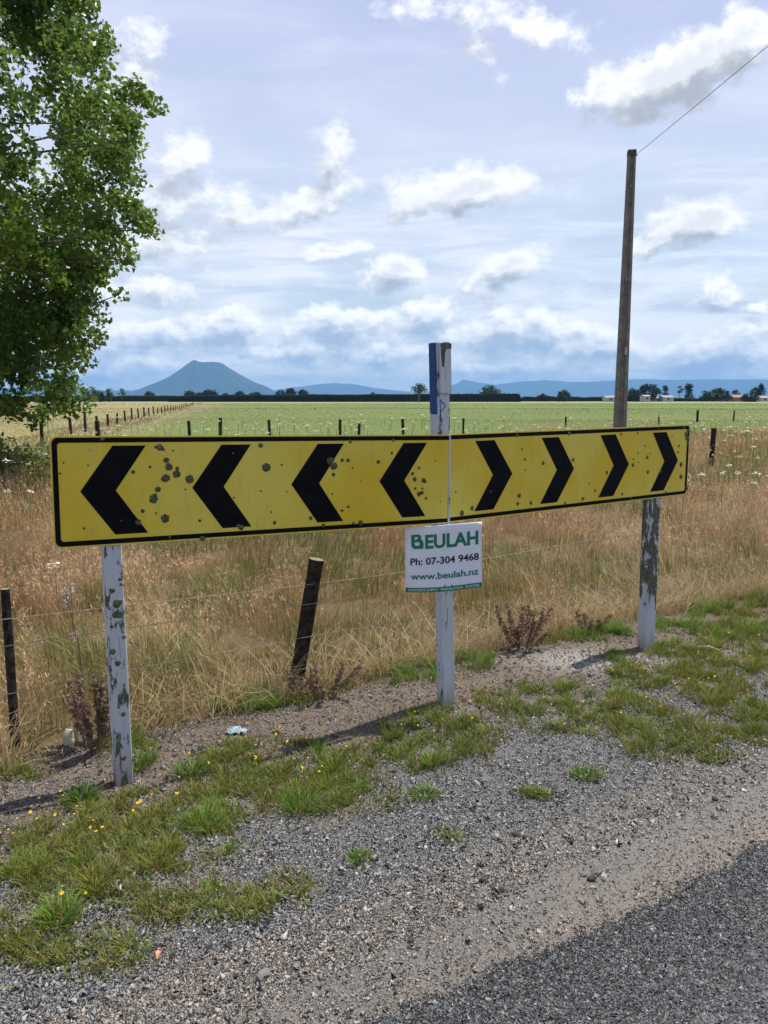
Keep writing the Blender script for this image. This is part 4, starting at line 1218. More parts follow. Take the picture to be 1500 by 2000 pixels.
# ------------------------------------------------------------------ trees
def leaf_cloud(soup, C_, sig, per, size, base, r, flat=1.0, droop=0.0, lobed=True):
    n = len(C_) * per
    c = np.repeat(C_, per, 0); sg = np.repeat(sig, per)[:, None] if np.ndim(sig) else sig
    off = r.normal(0, 1, (n, 3)); off /= np.maximum(1, np.linalg.norm(off, axis=1) / 1.9)[:, None]
    p = c + off * sg * np.array([1, 1, flat])
    nrm = r.normal(0, 1, (n, 3)) + np.array([0, 0, 0.9]); nrm /= np.linalg.norm(nrm, axis=1)[:, None]
    t_ = np.cross(nrm, r.normal(0, 1, (n, 3))); t_ /= np.linalg.norm(t_, axis=1)[:, None]
    t_[:, 2] -= droop; t_ /= np.linalg.norm(t_, axis=1)[:, None]
    b = np.cross(nrm, t_)
    s_ = (size * r.uniform(0.6, 1.3, n))[:, None]
    fold = nrm * s_ * 0.14
    if lobed:
        V = np.stack([p - t_ * s_ * .5, p - b * s_ * .5 - t_ * s_ * .12 + fold, p - b * s_ * .24 + t_ * s_ * .12, p + t_ * s_ * .55, p + b * s_ * .24 + t_ * s_ * .12, p + b * s_ * .5 - t_ * s_ * .12 + fold], 1)
        F_ = np.array([[0, 1, 2, 3], [0, 3, 4, 5]]); m_ = 6
    else:
        V = np.stack([p - t_ * s_ * .5, p - b * s_ * .42, p + t_ * s_ * .5, p + b * s_ * .42], 1); F_ = np.array([[0, 1, 2, 3]]); m_ = 4
    Q = ((np.arange(n) * m_)[:, None, None] + F_[None]).reshape(-1, 4)
    cc = np.repeat(base, per, 0) * r.uniform(0.7, 1.3, (n, 1))
    soup.add(V.reshape(-1, 3), None, Q, np.repeat(cc, m_, 0))


M_bark = mat('mottled_bark', (0.09, 0.075, 0.055), (0.17, 0.155, 0.125), 7, 0.9, 0.1, 0.7, 30)
TREE = Vector((-9.7, 14.3, 0)); TREE.z = gh(TREE.x, TREE.y)
EDGE = [(-900, 60), (-700, 120), (-450, 165), (-200, 175), (-60, 175), (0, 168), (50, 158), (88, 212), (120, 248), (150, 262), (182, 284), (212, 300), (250, 278), (290, 262), (330, 255), (375, 258), (400, 252), (460, 246), (500, 222), (560, 200), (600, 180), (660, 172), (722, 172), (760, 152), (790, 138), (806, 112), (816, 66)]
ez, er = [], []
for v, u in EDGE:
    p = atY(u, v, TREE.y - 0.3); ez.append(p.z); er.append(p.x - TREE.x)
ez, er = np.array(ez)[::-1], np.array(er)[::-1]


def big_tree():
    r = np.random.default_rng(101)
    e = empty('plane_tree', TREE, 'large leafy green tree with drooping boughs at the left edge of the paddock', 'tree')
    n = 10500
    z = r.uniform(ez[0] + 0.05, ez[-1], n); th = r.uniform(-math.pi, math.pi, n)
    Rz = np.interp(z, ez, er)
    lob = 1 - 0.16 * vnoise(th * 1.7 + 9, z, 1.0, 3) * (np.abs(th) > 0.35)
    fr = np.where(r.random(n) < 0.72, 1 - 0.33 * r.random(n) ** 1.4, np.sqrt(r.random(n)))
    rad = (Rz * lob - 0.22) * fr
    C_ = np.stack([TREE.x + np.cos(th) * rad, TREE.y + np.sin(th) * rad * 0.95, z], -1)
    def n3(p, s, k): return (vnoise(p[:, 0] + p[:, 1] * .5, p[:, 2], s, k) + vnoise(p[:, 1] - p[:, 0] * .4, p[:, 2] + 3.3, s, k + 1) + vnoise(p[:, 0] + 2.2 * p[:, 2] * .3, p[:, 1], s, k + 2)) / 3
    keep = (n3(C_, 1.3, 5) > 0.49 - 0.06 * (z < 3.6)) & (rad > 0.2)
    C_ = C_[keep]; z = z[keep]; th = th[keep]
    C_[:, 2] -= 0.10 * r.random(len(C_))
    # boughs reaching past the outline
    tw = []
    for (u0, v0, u1, v1, k) in [(235, 175, 303, 212, 16), (235, 235, 285, 262, 9), (240, 385, 308, 455, 20), (200, 430, 240, 512, 16), (160, 530, 214, 560, 9), (130, 690, 176, 716, 8), (110, 655, 172, 650, 8), (90, 740, 152, 782, 10), (90, 770, 125, 806, 7), (150, 5, 172, -10, 6), (180, 70, 222, 92, 8), (215, 300, 264, 345, 9), (150, 600, 184, 640, 8), (40, 785, 60, 812, 6)]:
        Yt = TREE.y - 0.3 + r.uniform(-1.2, 0.6)
        a, b = atY(u0 - 8, v0, Yt), atY(u1 - 8, v1, Yt)
        for f in np.linspace(0, 1, k): p = a.lerp(b, f); tw.append((p.x + r.normal(0, .07), p.y + r.normal(0, .25), p.z + 0.10 * math.sin(f * 3.1) + r.normal(0, .06)))
    tw = np.array(tw)
    vis = (C_[:, 1] - TREE.y) < 2.6
    per = 44
    soup = Soup()
    tone = n3(C_, 0.9, 40)[:, None]
    base = lerp(np.tile(np.array([0.078, 0.152, 0.024]), (len(C_), 1)), np.array([0.175, 0.265, 0.040]), sstep(0.38, 0.66, tone[:, 0]))
    leaf_cloud(soup, C_[vis], 0.135, per, 0.098, base[vis], r, 0.9, 0.35)
    leaf_cloud(soup, C_[~vis], 0.20, 12, 0.15, base[~vis], r, 0.9, 0.35)
    leaf_cloud(soup, tw, 0.10, 30, 0.095, np.tile(np.array([0.13, 0.21, 0.034]), (len(tw), 1)), r, 0.9, 0.35)
    soup.build('crown', M_leaf, e)
    bm = bmesh.new()
    add_tube(bm, [TREE - UP * .3, TREE + UP * 1.2, TREE + Vector((.1, 0, 4)), TREE + Vector((-.1, .1, 8)), TREE + Vector((0, 0, 12))], [0.48, 0.38, 0.30, 0.17, 0.05], 12)
    bm_obj('trunk', bm, M_bark, e, True)
    rr = random.Random(4); bm = bmesh.new()
    ids = r.choice(np.where(np.linalg.norm(C_[:, :2] - np.array([TREE.x, TREE.y]), axis=1) > 2.6)[0], 70, replace=False)
    tips = [Vector(C_[i]) for i in ids] + [Vector(tw[k]) for k in (15, 24, 44, 60, 69, 77)]
    for tip in tips:
        z0 = max(0.9, tip.z - rr.uniform(0.8, 2.6)); a = Vector((TREE.x, TREE.y, min(z0, 11)))
        m_ = a.lerp(tip, 0.5) + Vector((0, 0, rr.uniform(0.2, 0.7))); pts = []
        for k in range(8):
            f = k / 7; pts.append(a * (1 - f) ** 2 + m_ * 2 * f * (1 - f) + tip * f * f + Vector((rr.gauss(0, .04), rr.gauss(0, .04), rr.gauss(0, .04))))
        r0 = rr.uniform(0.02, 0.05); add_tube(bm, pts, [r0 * (1 - k / 7) + 0.008 for k in range(8)], 5)
    bm_obj('branches', bm, M_bark, e, True)


big_tree()

DIST = {'hedge': 440.0}


def far_tree(name, label, u, v_top, v_base, wpx, Y, kind, tone, group='far trees along the horizon'):
    r = np.random.default_rng(int(u * 7 + v_top)); sc_ = Y / F / CP
    base = Vector((atY(u, v_base, Y).x, Y, 0)); top = atY(u, v_top, Y).z; Wd = wpx * sc_ * 0.60
    e = empty(name, base, label, 'tree', group)
    tone = np.array(tone); soup = Soup(); Hh = top
    if kind == 'round':
        n = 46; a = r.uniform(0, 6.28, n); f = r.random(n); prof_ = np.sqrt(np.clip(1 - (2 * f - 0.9) ** 2 / 1.25, 0.05, 1))
        q = Wd * 0.82 * prof_ * np.sqrt(r.uniform(0.25, 1, n)); z = Hh * (0.14 + 0.80 * f)
        th, sig, per, lf = 0.16, Wd * 0.19, 26, Wd * 0.17
    elif kind == 'tall':
        n = 40; a = r.uniform(0, 6.28, n); f = r.random(n); q = Wd * 0.75 * np.sqrt(r.random(n)) * (1.0 - 0.55 * f); z = Hh * (0.12 + 0.82 * f)
        th, sig, per, lf = 0.12, Wd * 0.24, 24, Wd * 0.22
    elif kind == 'conifer':
        n = 44; a = r.uniform(0, 6.28, n); f = r.random(n); q = Wd * (1.02 - f) * np.sqrt(r.uniform(0.2, 1, n)); z = Hh * (0.12 + 0.86 * f)
        th, sig, per, lf = 0.1, Wd * 0.17, 22, Wd * 0.18
    else:  # bare stem with a tufted head
        n = 26; a = r.uniform(0, 6.28, n); f = 0.55 + 0.42 * r.random(n); q = Wd * 0.8 * np.sqrt(r.random(n)) * np.where(f > .85, .55, 1); z = Hh * f
        th, sig, per, lf = 0.55, Wd * 0.17, 20, Wd * 0.17
    C_ = np.stack([base.x + np.cos(a) * q, base.y + np.sin(a) * q, z], -1)
    leaf_cloud(soup, C_, sig, per, lf, np.tile(tone, (n, 1)) * r.uniform(0.7, 1.3, (n, 1)), r, 0.8, 0, False)
    soup.build('crown', M_far, e)
    bm = bmesh.new(); tr = max(0.12, Wd * 0.09)
    add_tube(bm, [base - UP * .5, base + UP * Hh * 0.4, base + UP * Hh * 0.82 + Vector((Wd * .1, 0, 0))], [tr, tr * .8, tr * .3], 7)
    for k in range(6):
        t_ = Vector(C_[k]); add_tube(bm, [base + UP * Hh * (0.3 + .05 * k), base.lerp(t_, .6) + UP * (t_.z * .25), t_], [tr * .5, tr * .35, tr * .12], 5)
    bm_obj('trunk', bm, M_bark, e)
    return e


GM, DK, BL = (0.045, 0.075, 0.02), (0.016, 0.03, 0.014), (0.014, 0.024, 0.013)
FT = [
    ('broadleaf_tree', 'rounded mid green tree, leftmost on the horizon beside the big tree', 181, 757, 786, 27, 400, 'round', GM),
    ('slim_tree', 'narrow dark tree touching the right side of the leftmost rounded tree', 198, 764, 785, 16, 410, 'tall', DK),
    ('slim_tree', 'ragged thin tree, third from the left along the horizon', 214, 759, 785, 15, 405, 'tall', GM),
    ('slim_tree', 'upright slender tree with a visible stem, between the left tree group and the mountain', 239, 759, 785, 13, 405, 'stem', GM),
    ('broadleaf_tree', 'low dark tree in front of the left foot of the mountain', 292, 766, 783, 20, 520, 'round', DK),
    ('broadleaf_tree', 'dark tree rising over the hedge at the left half of the mountain', 372, 764, 781, 24, 640, 'round', BL),
    ('broadleaf_tree', 'wide dark tree over the hedge below the mountain summit', 410, 765, 781, 34, 650, 'round', BL),
    ('broadleaf_tree', 'low dark tree merged into the left side of the wide one below the summit', 391, 768, 781, 20, 655, 'round', BL),
    ('broadleaf_tree', 'small dark tree over the hedge just right of the summit', 441, 768, 781, 14, 650, 'round', BL),
    ('broadleaf_tree', 'dark dome shaped tree over the hedge below the right slope of the mountain', 470, 766, 781, 24, 640, 'round', BL),
    ('broadleaf_tree', 'flat topped dark tree over the hedge at the right foot of the mountain', 499, 768, 781, 24, 640, 'round', BL),
    ('broadleaf_tree', 'first of the close row of dark trees right of the mountain', 548, 761, 781, 18, 620, 'round', BL),
    ('broadleaf_tree', 'tallest of the close row of dark trees right of the mountain', 568, 759, 781, 22, 625, 'round', BL),
    ('broadleaf_tree', 'last of the close row of dark trees right of the mountain', 592, 762, 781, 20, 630, 'round', BL),
    ('broadleaf_tree', 'tiny lone treetop on the hedge left of the tufted tree', 730, 766, 780, 12, 600, 'round', BL),
    ('tufted_tree', 'lone open tree with bare stem and tufted head left of the blue board', 818, 750, 785, 30, 380, 'stem', GM),
    ('broadleaf_tree', 'round green tree behind the hedge right of the blue board', 957, 756, 780, 36, 520, 'round', GM),
    ('broadleaf_tree', 'purplish low tree right of the end of the hedge', 1060, 771, 781, 22, 520, 'round', (0.035, 0.03, 0.025)),
    ('broadleaf_tree', 'lone round green tree between the hedge end and the pole', 1101, 763, 782, 25, 440, 'round', (0.03, 0.055, 0.018)),
    ('broadleaf_tree', 'spreading green tree directly right of the pole', 1237, 761, 781, 32, 470, 'round', (0.03, 0.045, 0.018)),
    ('broadleaf_tree', 'big dark tree right of the pole, standing over the white shed', 1267, 750, 780, 36, 500, 'round', DK),
    ('conifer', 'slim dark tree, first of three isolated ones above the long pale shed', 1299, 752, 778, 14, 560, 'tall', BL),
    ('palm_tree', 'small tree with a thin stem and tufted head above the pale sheds', 1327, 753, 779, 12, 560, 'stem', BL),
    ('conifer', 'tall dense dark tree right of the thin stemmed one', 1345, 750, 779, 19, 560, 'tall', BL),
    ('broadleaf_tree', 'green tree in the right hand row, left of the red roofed house', 1379, 764, 781, 22, 480, 'round', (0.025, 0.045, 0.018)),
    ('broadleaf_tree', 'broad green tree left of the red roofed house', 1402, 760, 781, 28, 490, 'round', (0.025, 0.042, 0.018)),
    ('conifer', 'small pointed green tree next to the red roofed house', 1420, 764, 782, 16, 470, 'conifer', (0.022, 0.04, 0.017)),
    ('broadleaf_tree', 'dark treetop behind the red roofed house', 1436, 761, 779, 14, 600, 'round', BL),
    ('broadleaf_tree', 'low green tree in front of the house row near the right edge', 1464, 770, 783, 26, 450, 'round', (0.025, 0.042, 0.018)),
    ('conifer', 'tall dark tree near the right edge with a pointed top', 1485, 751, 778, 22, 560, 'conifer', BL),
    ('broadleaf_tree', 'dark tree left of the pointed one near the right edge', 1474, 757, 779, 18, 570, 'round', BL),
]
for a in FT: far_tree(*a)


def hedge(name, label, u0, u1, v_top0, v_top1, Y, depth, tone, seed, rag=0.18, cat='hedge'):
    """trimmed shelter belt: noisy solid body with leaves on it"""
    r = np.random.default_rng(seed); xa_, xb_ = atY(u0, 780, Y).x, atY(u1, 780, Y).x
    h0, h1 = atY(u0, v_top0, Y).z, atY(u1, v_top1, Y).z
    L = xb_ - xa_; nxs = int(L / 0.9) + 2
    prof_ = [(0, -1), (0.10, .1), (0.06, .4), (0.0, .7), (.04, .93), (.22, 1.0), (.5, 1.02), (.78, 1.0), (.95, .93), (1, .6), (1, -1)]
    V = []
    for i in range(nxs):
        f = i / (nxs - 1); x = xa_ + L * f; h = (h0 + (h1 - h0) * f) * (1 + (float(fbm(x, 0, .06, 4, seed)) - .5) * rag)
        ff = min(1, f * L / 1.5 + .15, (1 - f) * L / 1.5 + .15)
        for (d_, z_) in prof_:
            V.append((x + r.normal(0, .2), Y + (d_ - .5) * depth + r.normal(0, .22), max(-1, h * z_ * (ff ** .3 if z_ > 0 else 1) + r.normal(0, .12))))
    m_ = len(prof_); k = np.arange(nxs * m_).reshape(nxs, m_)
    Q = np.stack([k[:-1, :-1], k[1:, :-1], k[1:, 1:], k[:-1, 1:]], -1).reshape(-1, 4)
    T_ = []
    for e_ in (0, nxs - 1): T_ += [[k[e_, 0], k[e_, j], k[e_, j + 1]] for j in range(1, m_ - 1)]
    V = np.array(V); soup = Soup(); C = np.tile(np.array(tone) * 0.9, (len(V), 1)) * r.uniform(.7, 1.2, (len(V), 1))
    soup.add(V, np.array(T_), Q, C)
    n = int(L * 26); x = r.uniform(xa_, xb_, n); z = r.random(n) ** .8 * 1.0
    h = h0 + (h1 - h0) * (x - xa_) / L
    P_ = np.stack([x, Y + np.where(r.random(n) < .7, -.45, r.uniform(-.5, .5, n)) * depth, h * z], -1)
    leaf_cloud(soup, P_, 0.22, 1, 0.42, np.tile(np.array(tone), (n, 1)), r, 1, 0, False)
    o = soup.build(name, M_far)
    return tag(o, label, cat)


hedge('shelterbelt_hedge', 'long clipped dark green hedge across the far side of the paddock', 330, 1016, 773, 768.5, 440, 3.0, (0.011, 0.020, 0.011), 1)
hedge('shelterbelt_hedge', 'rough dark hedge at the far left under the foot of the mountain', 40, 372, 774, 774, 500, 4.0, (0.016, 0.028, 0.013), 2, 0.7)
hedge('shelterbelt_hedge', 'low uneven dark hedge between the long hedge and the pole', 1018, 1240, 776.5, 775.5, 540, 5.0, (0.016, 0.027, 0.013), 3, 1.1)
hedge('shelterbelt_hedge', 'low green hedge below the sheds and houses at the right', 1215, 1560, 778, 777, 520, 4.0, (0.024, 0.038, 0.015), 4, 1.1)

M_wallw = mat('white_weatherboard', (0.42, 0.42, 0.41), (0.34, 0.34, 0.33), 0.6, 0.8)
M_wallr = mat('brick_wall', (0.22, 0.11, 0.08), (0.28, 0.16, 0.12), 2, 0.9)
M_roofp = mat('pale_metal_roof', (0.27, 0.28, 0.29), (0.22, 0.23, 0.24), 0.4, 0.5)
M_roofr = mat('red_metal_roof', (0.25, 0.09, 0.07), (0.30, 0.13, 0.10), 0.5, 0.6)
M_glassd = mat('dark_window_glass', (0.02, 0.025, 0.03), None, rough=0.1, spec=0.5)


def house(name, label, u0, u1, v_eave, v_ridge, Y, mw, mr):
    x0, x1 = atY(u0, 780, Y).x, atY(u1, 780, Y).x; he = atY(u0, v_eave, Y).z; hr = atY(u0, v_ridge, Y).z
    cx = (x0 + x1) / 2; e = empty(name, Vector((cx, Y, 0)), label, 'building', 'buildings on the far side of the fields')
    D2 = 4.0; bm = bmesh.new()
    box = [(x0, -D2), (x1, -D2), (x1, D2), (x0, D2)]
    lo = [bm.verts.new((x, Y + d, -0.3)) for x, d in box]; hi_ = [bm.verts.new((x, Y + d, he)) for x, d in box]
    for k in range(4): bm.faces.new((lo[k], lo[(k + 1) % 4], hi_[(k + 1) % 4], hi_[k]))
    r0, r1 = bm.verts.new((x0, Y, hr - .12)), bm.verts.new((x1, Y, hr - .12))
    bm.faces.new((hi_[0], hi_[3], r0)); bm.faces.new((hi_[1], r1, hi_[2])); bm_obj('wall', bm, mw, e)
    bm = bmesh.new(); ov = 0.45
    for sg in (-1, 1):
        a = [bm.verts.new(p) for p in ((x0 - ov, Y + sg * (D2 + ov), he - .15), (x1 + ov, Y + sg * (D2 + ov), he - .15), (x1 + ov, Y, hr), (x0 - ov, Y, hr))]
        b = [bm.verts.new((v.co.x, v.co.y, v.co.z + 0.12)) for v in a]
        bm.faces.new(a); bm.faces.new(list(reversed(b)))
        for k in range(4): bm.faces.new((a[k], a[(k + 1) % 4], b[(k + 1) % 4], b[k]))
    bm_obj('roof', bm, mr, e)
    nw = max(1, int((x1 - x0) / 5))
    for k in range(nw):
        xc = x0 + (x1 - x0) * (k + .5) / nw
        box_on(e, 'window', M_glassd, Vector((xc, Y - D2 - 0.02, he * .58)), Vector((1, 0, 0)), UP, Vector((0, -1, 0)), 0.7, min(.6, he * .25), 0.04, 0)


house('shed', 'pale roofed shed showing left of the pole foot', 1180, 1199, 776.5, 773, 480, M_wallw, M_roofp)
house('shed', 'small bright white shed under the big dark tree', 1254, 1265, 773.5, 771.8, 455, M_wallw, M_wallw)
house('shed', 'long pale roofed shed with open front, centre of the right side', 1291, 1311, 776, 772.5, 500, M_wallw, M_roofp)
house('shed', 'low grey shed adjoining the long pale one', 1274, 1287, 777.5, 775, 505, M_roofp, M_roofp)
house('farmhouse', 'small cream house among trees left of the red roof', 1404, 1411, 776.5, 773, 500, M_wallw, M_roofp)
house('farmhouse', 'red roofed house near the right edge', 1428, 1453, 776, 771.5, 500, M_wallr, M_roofr)
house('farmhouse', 'pale roofed house at the far right edge', 1481, 1496, 777, 773.5, 500, M_wallw, M_roofp)

# low shrub at the left below the big tree
def shrub(name, label, c, rad, hgt, n, tone, seed, leaf=0.07, per=26):
    r = np.random.default_rng(seed); e = empty(name, c, label, 'shrub')
    a = r.uniform(0, 6.28, n); q = rad * np.sqrt(r.random(n)); z = hgt * (1 - (q / rad) ** 2 * .6) * r.uniform(0.25, 1, n)
    C_ = np.stack([c.x + np.cos(a) * q, c.y + np.sin(a) * q, c.z + z], -1); soup = Soup()
    leaf_cloud(soup, C_, 0.15, per, leaf, np.tile(np.array(tone), (n, 1)) * r.uniform(.6, 1.5, (n, 1)), r, .8, 0, False)
    soup.build('foliage', M_leaf, e); bm = bmesh.new()
    for k in range(14): add_tube(bm, [c + Vector((r.normal(0, .15), r.normal(0, .15), -.05)), Vector(C_[k])], [0.015, 0.005], 5)
    bm_obj('stems', bm, M_bark, e)


shrub('bramble_bush', 'green bramble bush at the left edge beneath the big tree', Vector((-8.4, 15.6, 0)), 1.3, 0.72, 100, (0.13, 0.18, 0.04), 5, 0.09)
shrub('bramble_bush', 'smaller green bush right of the bramble, under the bough tips', Vector((-7.3, 18.0, 0)), 1.3, 0.5, 70, (0.15, 0.19, 0.05), 6, 0.09)


# dead dock plants
def dock(label, u, v, h, n, seed, spread=0.10):
    r = np.random.default_rng(seed); p = gat(u, v); e = empty('dead_dock_plant', p, label, 'plant', 'dead brown weeds by the fence')
    soup = Soup(); bm = bmesh.new()
    for k in range(n):
        a = r.uniform(0, 6.28); hh = h * r.uniform(.6, 1.1); b = p + Vector((math.cos(a) * spread * .35, math.sin(a) * spread * .35, -.02))
        tip = b + Vector((math.cos(a) * spread * r.uniform(.3, 1.6), math.sin(a) * spread * r.uniform(.3, 1.6), hh)); mid = b.lerp(tip, .5) + Vector((0, 0, .02))
        add_tube(bm, [b, mid, tip], [0.0035, 0.003, 0.0015], 5)
        m_ = 44; f = r.uniform(.35, 1.0, m_); Cc = np.array([b.lerp(tip, q)[:] for q in f]) + r.normal(0, .006, (m_, 3))
        leaf_cloud(soup, Cc, 0.006, 2, 0.016, np.tile(np.array([0.19, 0.125, 0.085]), (m_, 1)), r, 1, 0, False)
    bm_obj('stems', bm, M_dst, e); soup.build('seed_heads', M_grass, e)


M_dst = mat('dead_stem', (0.14, 0.085, 0.06), (0.20, 0.13, 0.09), 30, 0.9)
dock('cluster of dark brown dead stalks between the middle and right posts', 1020, 1268, 0.27, 22, 1, 0.11)
dock('smaller pair of dark dead stalks left of the right post', 1148, 1240, 0.20, 5, 2, 0.07)
dock('dark brown dead clump behind the foot of the left post', 186, 1462, 0.36, 20, 3, 0.09)
dock('reddish dead twigs at the foot of the leaning post', 628, 1366, 0.22, 8, 6, 0.12)

# small loose things on the verge
def lump(name, label, cat, u, v, sx, sy, sz, m, seed, sub=3, rough=0.25, lift=0.6):
    r = random.Random(seed); p = gat(u, v); bm = bmesh.new(); bmesh.ops.create_icosphere(bm, subdivisions=sub, radius=1)
    for w_ in bm.verts:
        k = 1 + rough * (float(vnoise(w_.co.x * 2 + seed, w_.co.y * 2 + w_.co.z * 1.7, 1, seed)) - .5) * 2
        w_.co = Vector((w_.co.x * sx, w_.co.y * sy, w_.co.z * sz)) * k
    bmesh.ops.rotate(bm, verts=bm.verts, cent=(0, 0, 0), matrix=Matrix.Rotation(r.uniform(0, 3), 3, 'Z'))
    bmesh.ops.translate(bm, verts=bm.verts, vec=p + UP * sz * lift)
    return tag(bm_obj(name, bm, m), label, cat)


M_pale = mat('pale_limestone', (0.62, 0.56, 0.40), (0.48, 0.42, 0.30), 25, 0.95, 0.1, 0.8, 60)
M_grst = mat('grey_stone', (0.16, 0.155, 0.15), (0.24, 0.235, 0.22), 40, 0.9, 0.2, 0.6, 120)
lump('pale_rock', 'upright pale cream rock in the grass left of the left post', 'rock', 138, 1456, 0.032, 0.027, 0.052, M_pale, 3)
lump('stone', 'grey stone larger than the gravel around it, bottom centre', 'stone', 514, 1908, 0.020, 0.015, 0.012, M_grst, 4, 2, .35, .5)
for k, (u, v, s_) in enumerate([(1006, 1632, .013), (944, 1724, .013), (980, 1740, .012), (1155, 1720, .013), (1397, 1563, .012), (803, 1838, .012)]):
    lump('stone', ['dark stone alone on fine gravel above the tan patch', 'dark stone left of the scattered stones on the tan patch', 'dark stone in the tan patch beside another dark one', 'dark stone right of the pale pebbles on the tan patch', 'small dark stone alone near the right edge', 'dark stone by the lower left of the road edge'][k], 'stone', u, v, s_, s_ * .8, s_ * .7, mat('dark_stone', (0.03, 0.03, 0.03), (0.06, 0.058, 0.055), 60, 0.9) if k == 0 else bpy.data.materials['dark_stone'], 20 + k, 2, .3, .5)
# crumpled blue plastic
r = np.random.default_rng(12); p = gat(463, 1432); gx_, gy_ = np.meshgrid(np.linspace(-.045, .045, 12), np.linspace(-.03, .03, 9))
zz = 0.006 + 0.022 * r.random(gx_.shape) * (1 - (gx_ / .06) ** 2)
k = np.arange(gx_.size).reshape(gx_.shape); Q = np.stack([k[:-1, :-1], k[:-1, 1:], k[1:, 1:], k[1:, :-1]], -1).reshape(-1, 4)
o = mesh_np('plastic_scrap', np.stack([gx_ + p.x + r.normal(0, .003, gx_.shape), gy_ + p.y + r.normal(0, .003, gx_.shape), zz + p.z], -1).reshape(-1, 3), [Q], mat('pale_blue_plastic', (0.17, 0.29, 0.35), (0.28, 0.33, 0.35), 45, 0.4))
tag(o, 'crumpled pale blue plastic scrap on brown soil', 'litter')
# stick and fallen leaf
p = gat(1362, 1272); p2 = gat(1405, 1276); bm = bmesh.new(); add_tube(bm, [p + UP * .02, p.lerp(p2, .5) + UP * .028, p2 + UP * .015], [0.013, 0.015, 0.008], 8)
tag(bm_obj('driftwood_stick', bm, mat('bleached_wood', (0.38, 0.33, 0.27), (0.24, 0.19, 0.15), 40, 0.9, bump=.5)), 'short bleached stick on the soil right of the right post', 'stick')
p = gat(311, 1866); bm = bmesh.new(); vv = [bm.verts.new(p + Vector(q)) for q in ((0, -.022, .004), (-.009, -.004, .012), (-.006, .018, .008), (.004, .026, .004), (.009, .004, .014), (0, 0, .006))]
for a, b in ((0, 1), (1, 2), (2, 3), (3, 4), (4, 0)): bm.faces.new((vv[5], vv[a], vv[b]))
tag(bm_obj('dead_leaf', bm, mat('dry_leaf', (0.50, 0.27, 0.17), (0.40, 0.22, 0.14), 60, 0.8)), 'curled pinkish dead leaf on grey gravel', 'leaf')
# seeding thistle behind the left post
p = at(132, 1235, 0); p = Vector((-1.52, 3.72, gh(-1.52, 3.72))); th_ = empty('thistle', p, 'dried thistle with pale fluffy heads standing in the grass left of the left post', 'plant')
bm = bmesh.new(); tip = atY(128, 1158, p.y); add_tube(bm, [p, p.lerp(tip, .5) + Vector((.02, 0, 0)), tip], [.004, .003, .002], 5); add_tube(bm, [p.lerp(tip, .6), tip + Vector((.03, 0, .02))], [.003, .0015], 5)
bm_obj('stem', bm, M_dst, th_); sp_ = Soup(); r = np.random.default_rng(3)
leaf_cloud(sp_, np.array([tip[:], (tip + Vector((.03, 0, .02)))[:], (tip - Vector((.005, 0, .05)))[:], p.lerp(tip, .6)[:]]), 0.011, 34, 0.012, np.tile(np.array([.45, .43, .38]), (4, 1)), r, 1.4, 0, False)
sp_.build('seed_fluff', M_grass, th_)

# ------------------------------------------------------------------ mountain and far ranges
M_hill = mat('forested_mountainside', (0.016, 0.030, 0.018), (0.030, 0.045, 0.024), 0.004, 0.95, 0.05)


def mountain():
    Y0 = 12000.0; r = np.random.default_rng(8)
    sil = [(215, 770), (255, 766), (275, 762), (300, 752), (330, 738.5), (352, 722), (366, 711), (374, 705.5), (380, 702.5), (386, 706), (395, 708.6), (408, 707.6), (420, 708.4), (433, 709.5), (445, 718), (458, 726), (470, 733), (485, 741), (500, 748.5), (512, 752), (525, 758), (537, 765), (552, 770)]
    xs = np.array([atY(u, v, Y0).x for u, v in sil]); zs = np.array([atY(u, v, Y0).z for u, v in sil])
    cx = xs[9]; zs = np.maximum(zs - zs[[0, -1]].mean() * 0 , 0); xs = xs - cx
    xs = np.concatenate([[xs[0] - 1800], xs, [xs[-1] + 700]]); zs = np.concatenate([[0], zs, [0]])
    nr, na = 90, 160; V = []
    for i in range(nr):
        q = (i / (nr - 1)) ** 1.2 * 3400
        for j in range(na):
            a = 2 * math.pi * j / na; zr = np.interp(q, xs, zs); zl = np.interp(-q, xs, zs); w_ = 0.5 + 0.5 * math.cos(a); w_ = w_ * w_ * (3 - 2 * w_)
            z = zr * w_ + zl * (1 - w_); x = q * math.cos(a); y = q * math.sin(a) * 0.8
            gul = (fbm(a * 6 + 31, q * .0010, 1.0, 3, 3) - .5) * 110 * min(1, q / 500) * (abs(math.sin(a)) ** .7)
            V.append((cx + x, Y0 + y, max(-10, z + gul * min(1, z / 150) - (10 if i == nr - 1 else 0))))
    k = np.arange(nr * na).reshape(nr, na); kn = np.roll(k, -1, 1)
    Q = np.stack([k[:-1], kn[:-1], kn[1:], k[1:]], -1).reshape(-1, 4)
    o = mesh_np('mountain', np.array(V), [Q], M_hill, smooth=True)
    tag(o, 'blue cone shaped mountain with a notched flat top', 'mountain', kind='structure')


mountain()


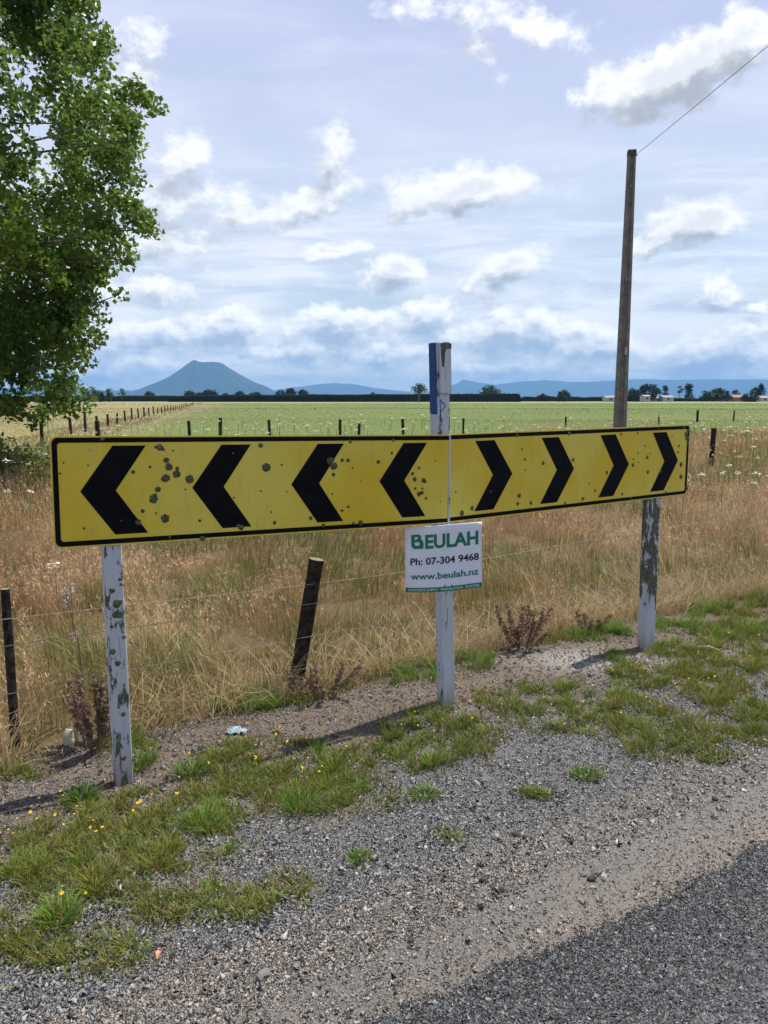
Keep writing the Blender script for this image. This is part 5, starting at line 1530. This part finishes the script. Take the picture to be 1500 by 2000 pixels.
def hill_range(name, label, sil, Y0, depth, seed):
    us = np.array([a for a, b in sil]); vs_ = np.array([b for a, b in sil])
    n = 220; u = np.linspace(us[0], us[-1], n); v = np.interp(u, us, vs_) + (fbm(u, u * 0, 0.03, 4, seed) - .5) * 3.0
    top = np.array([atY(a, b, Y0)[:] for a, b in zip(u, v)]); nd = 25; V = []
    for j in range(nd):
        f = j / (nd - 1) * 2 - 1; prof_ = (math.cos(f * math.pi) + 1) / 2
        V.append(np.stack([top[:, 0], top[:, 1] + f * depth + (fbm(u, u * 0 + f, .02, 3, seed + 3) - .5) * depth * .2, np.maximum(top[:, 2], 0) * prof_ * (1 - 0.18 * vnoise(u, u * 0 + f * 5, .06, seed) * (1 - prof_)) - (1 - prof_) * 12], -1))
    k = np.arange(nd * n).reshape(nd, n); Q = np.stack([k[:-1, :-1], k[:-1, 1:], k[1:, 1:], k[1:, :-1]], -1).reshape(-1, 4)
    tag(mesh_np(name, np.concatenate(V), [Q], M_hill, smooth=True), label, 'hills', kind='structure')


hill_range('hills', 'low blue foothills left of the mountain', [(-260, 762), (-80, 757), (60, 759), (160, 761), (240, 762), (300, 765), (360, 771)], 13500, 1600, 3)
hill_range('hills', 'faint pale blue hills right of the mountain', [(480, 772), (560, 758), (610, 752), (655, 748), (690, 750), (730, 758), (790, 764), (860, 771)], 20000, 2600, 5)
hill_range('hills', 'hazy blue range from the middle to the right edge', [(820, 770), (880, 752), (910, 746), (960, 752), (1010, 746), (1065, 743), (1120, 746), (1180, 744), (1240, 741), (1330, 742), (1420, 741), (1500, 741), (1700, 738), (2000, 745)], 20500, 2400, 7)
hill_range('hills', 'distant pale range behind the right hand hills', [(860, 770), (905, 741), (935, 747), (990, 753), (1050, 748), (1120, 756), (1200, 764)], 21500, 2200, 9)

# ------------------------------------------------------------------ hazy air
bm = bmesh.new(); bmesh.ops.create_cube(bm, size=1)
bmesh.ops.transform(bm, matrix=Matrix.Translation((0, 10500, 318)) @ Matrix.Diagonal((44000, 30000, 650, 1)), verts=bm.verts)
m = bpy.data.materials.new('hazy_air'); m.use_nodes = True; t = NT(m.node_tree); t.n.clear()
out = t.new('ShaderNodeOutputMaterial'); pv = t.new('ShaderNodeVolumePrincipled')
pv.inputs['Color'].default_value = (0.28, 0.585, 0.98, 1); pv.inputs['Density'].default_value = 7.4e-5; pv.inputs['Anisotropy'].default_value = 0.0
t.l.new(pv.outputs[0], out.inputs['Volume'])
hz = bm_obj('haze', bm, m); tag(hz, 'blue hazy air over the plain', 'haze', kind='stuff')
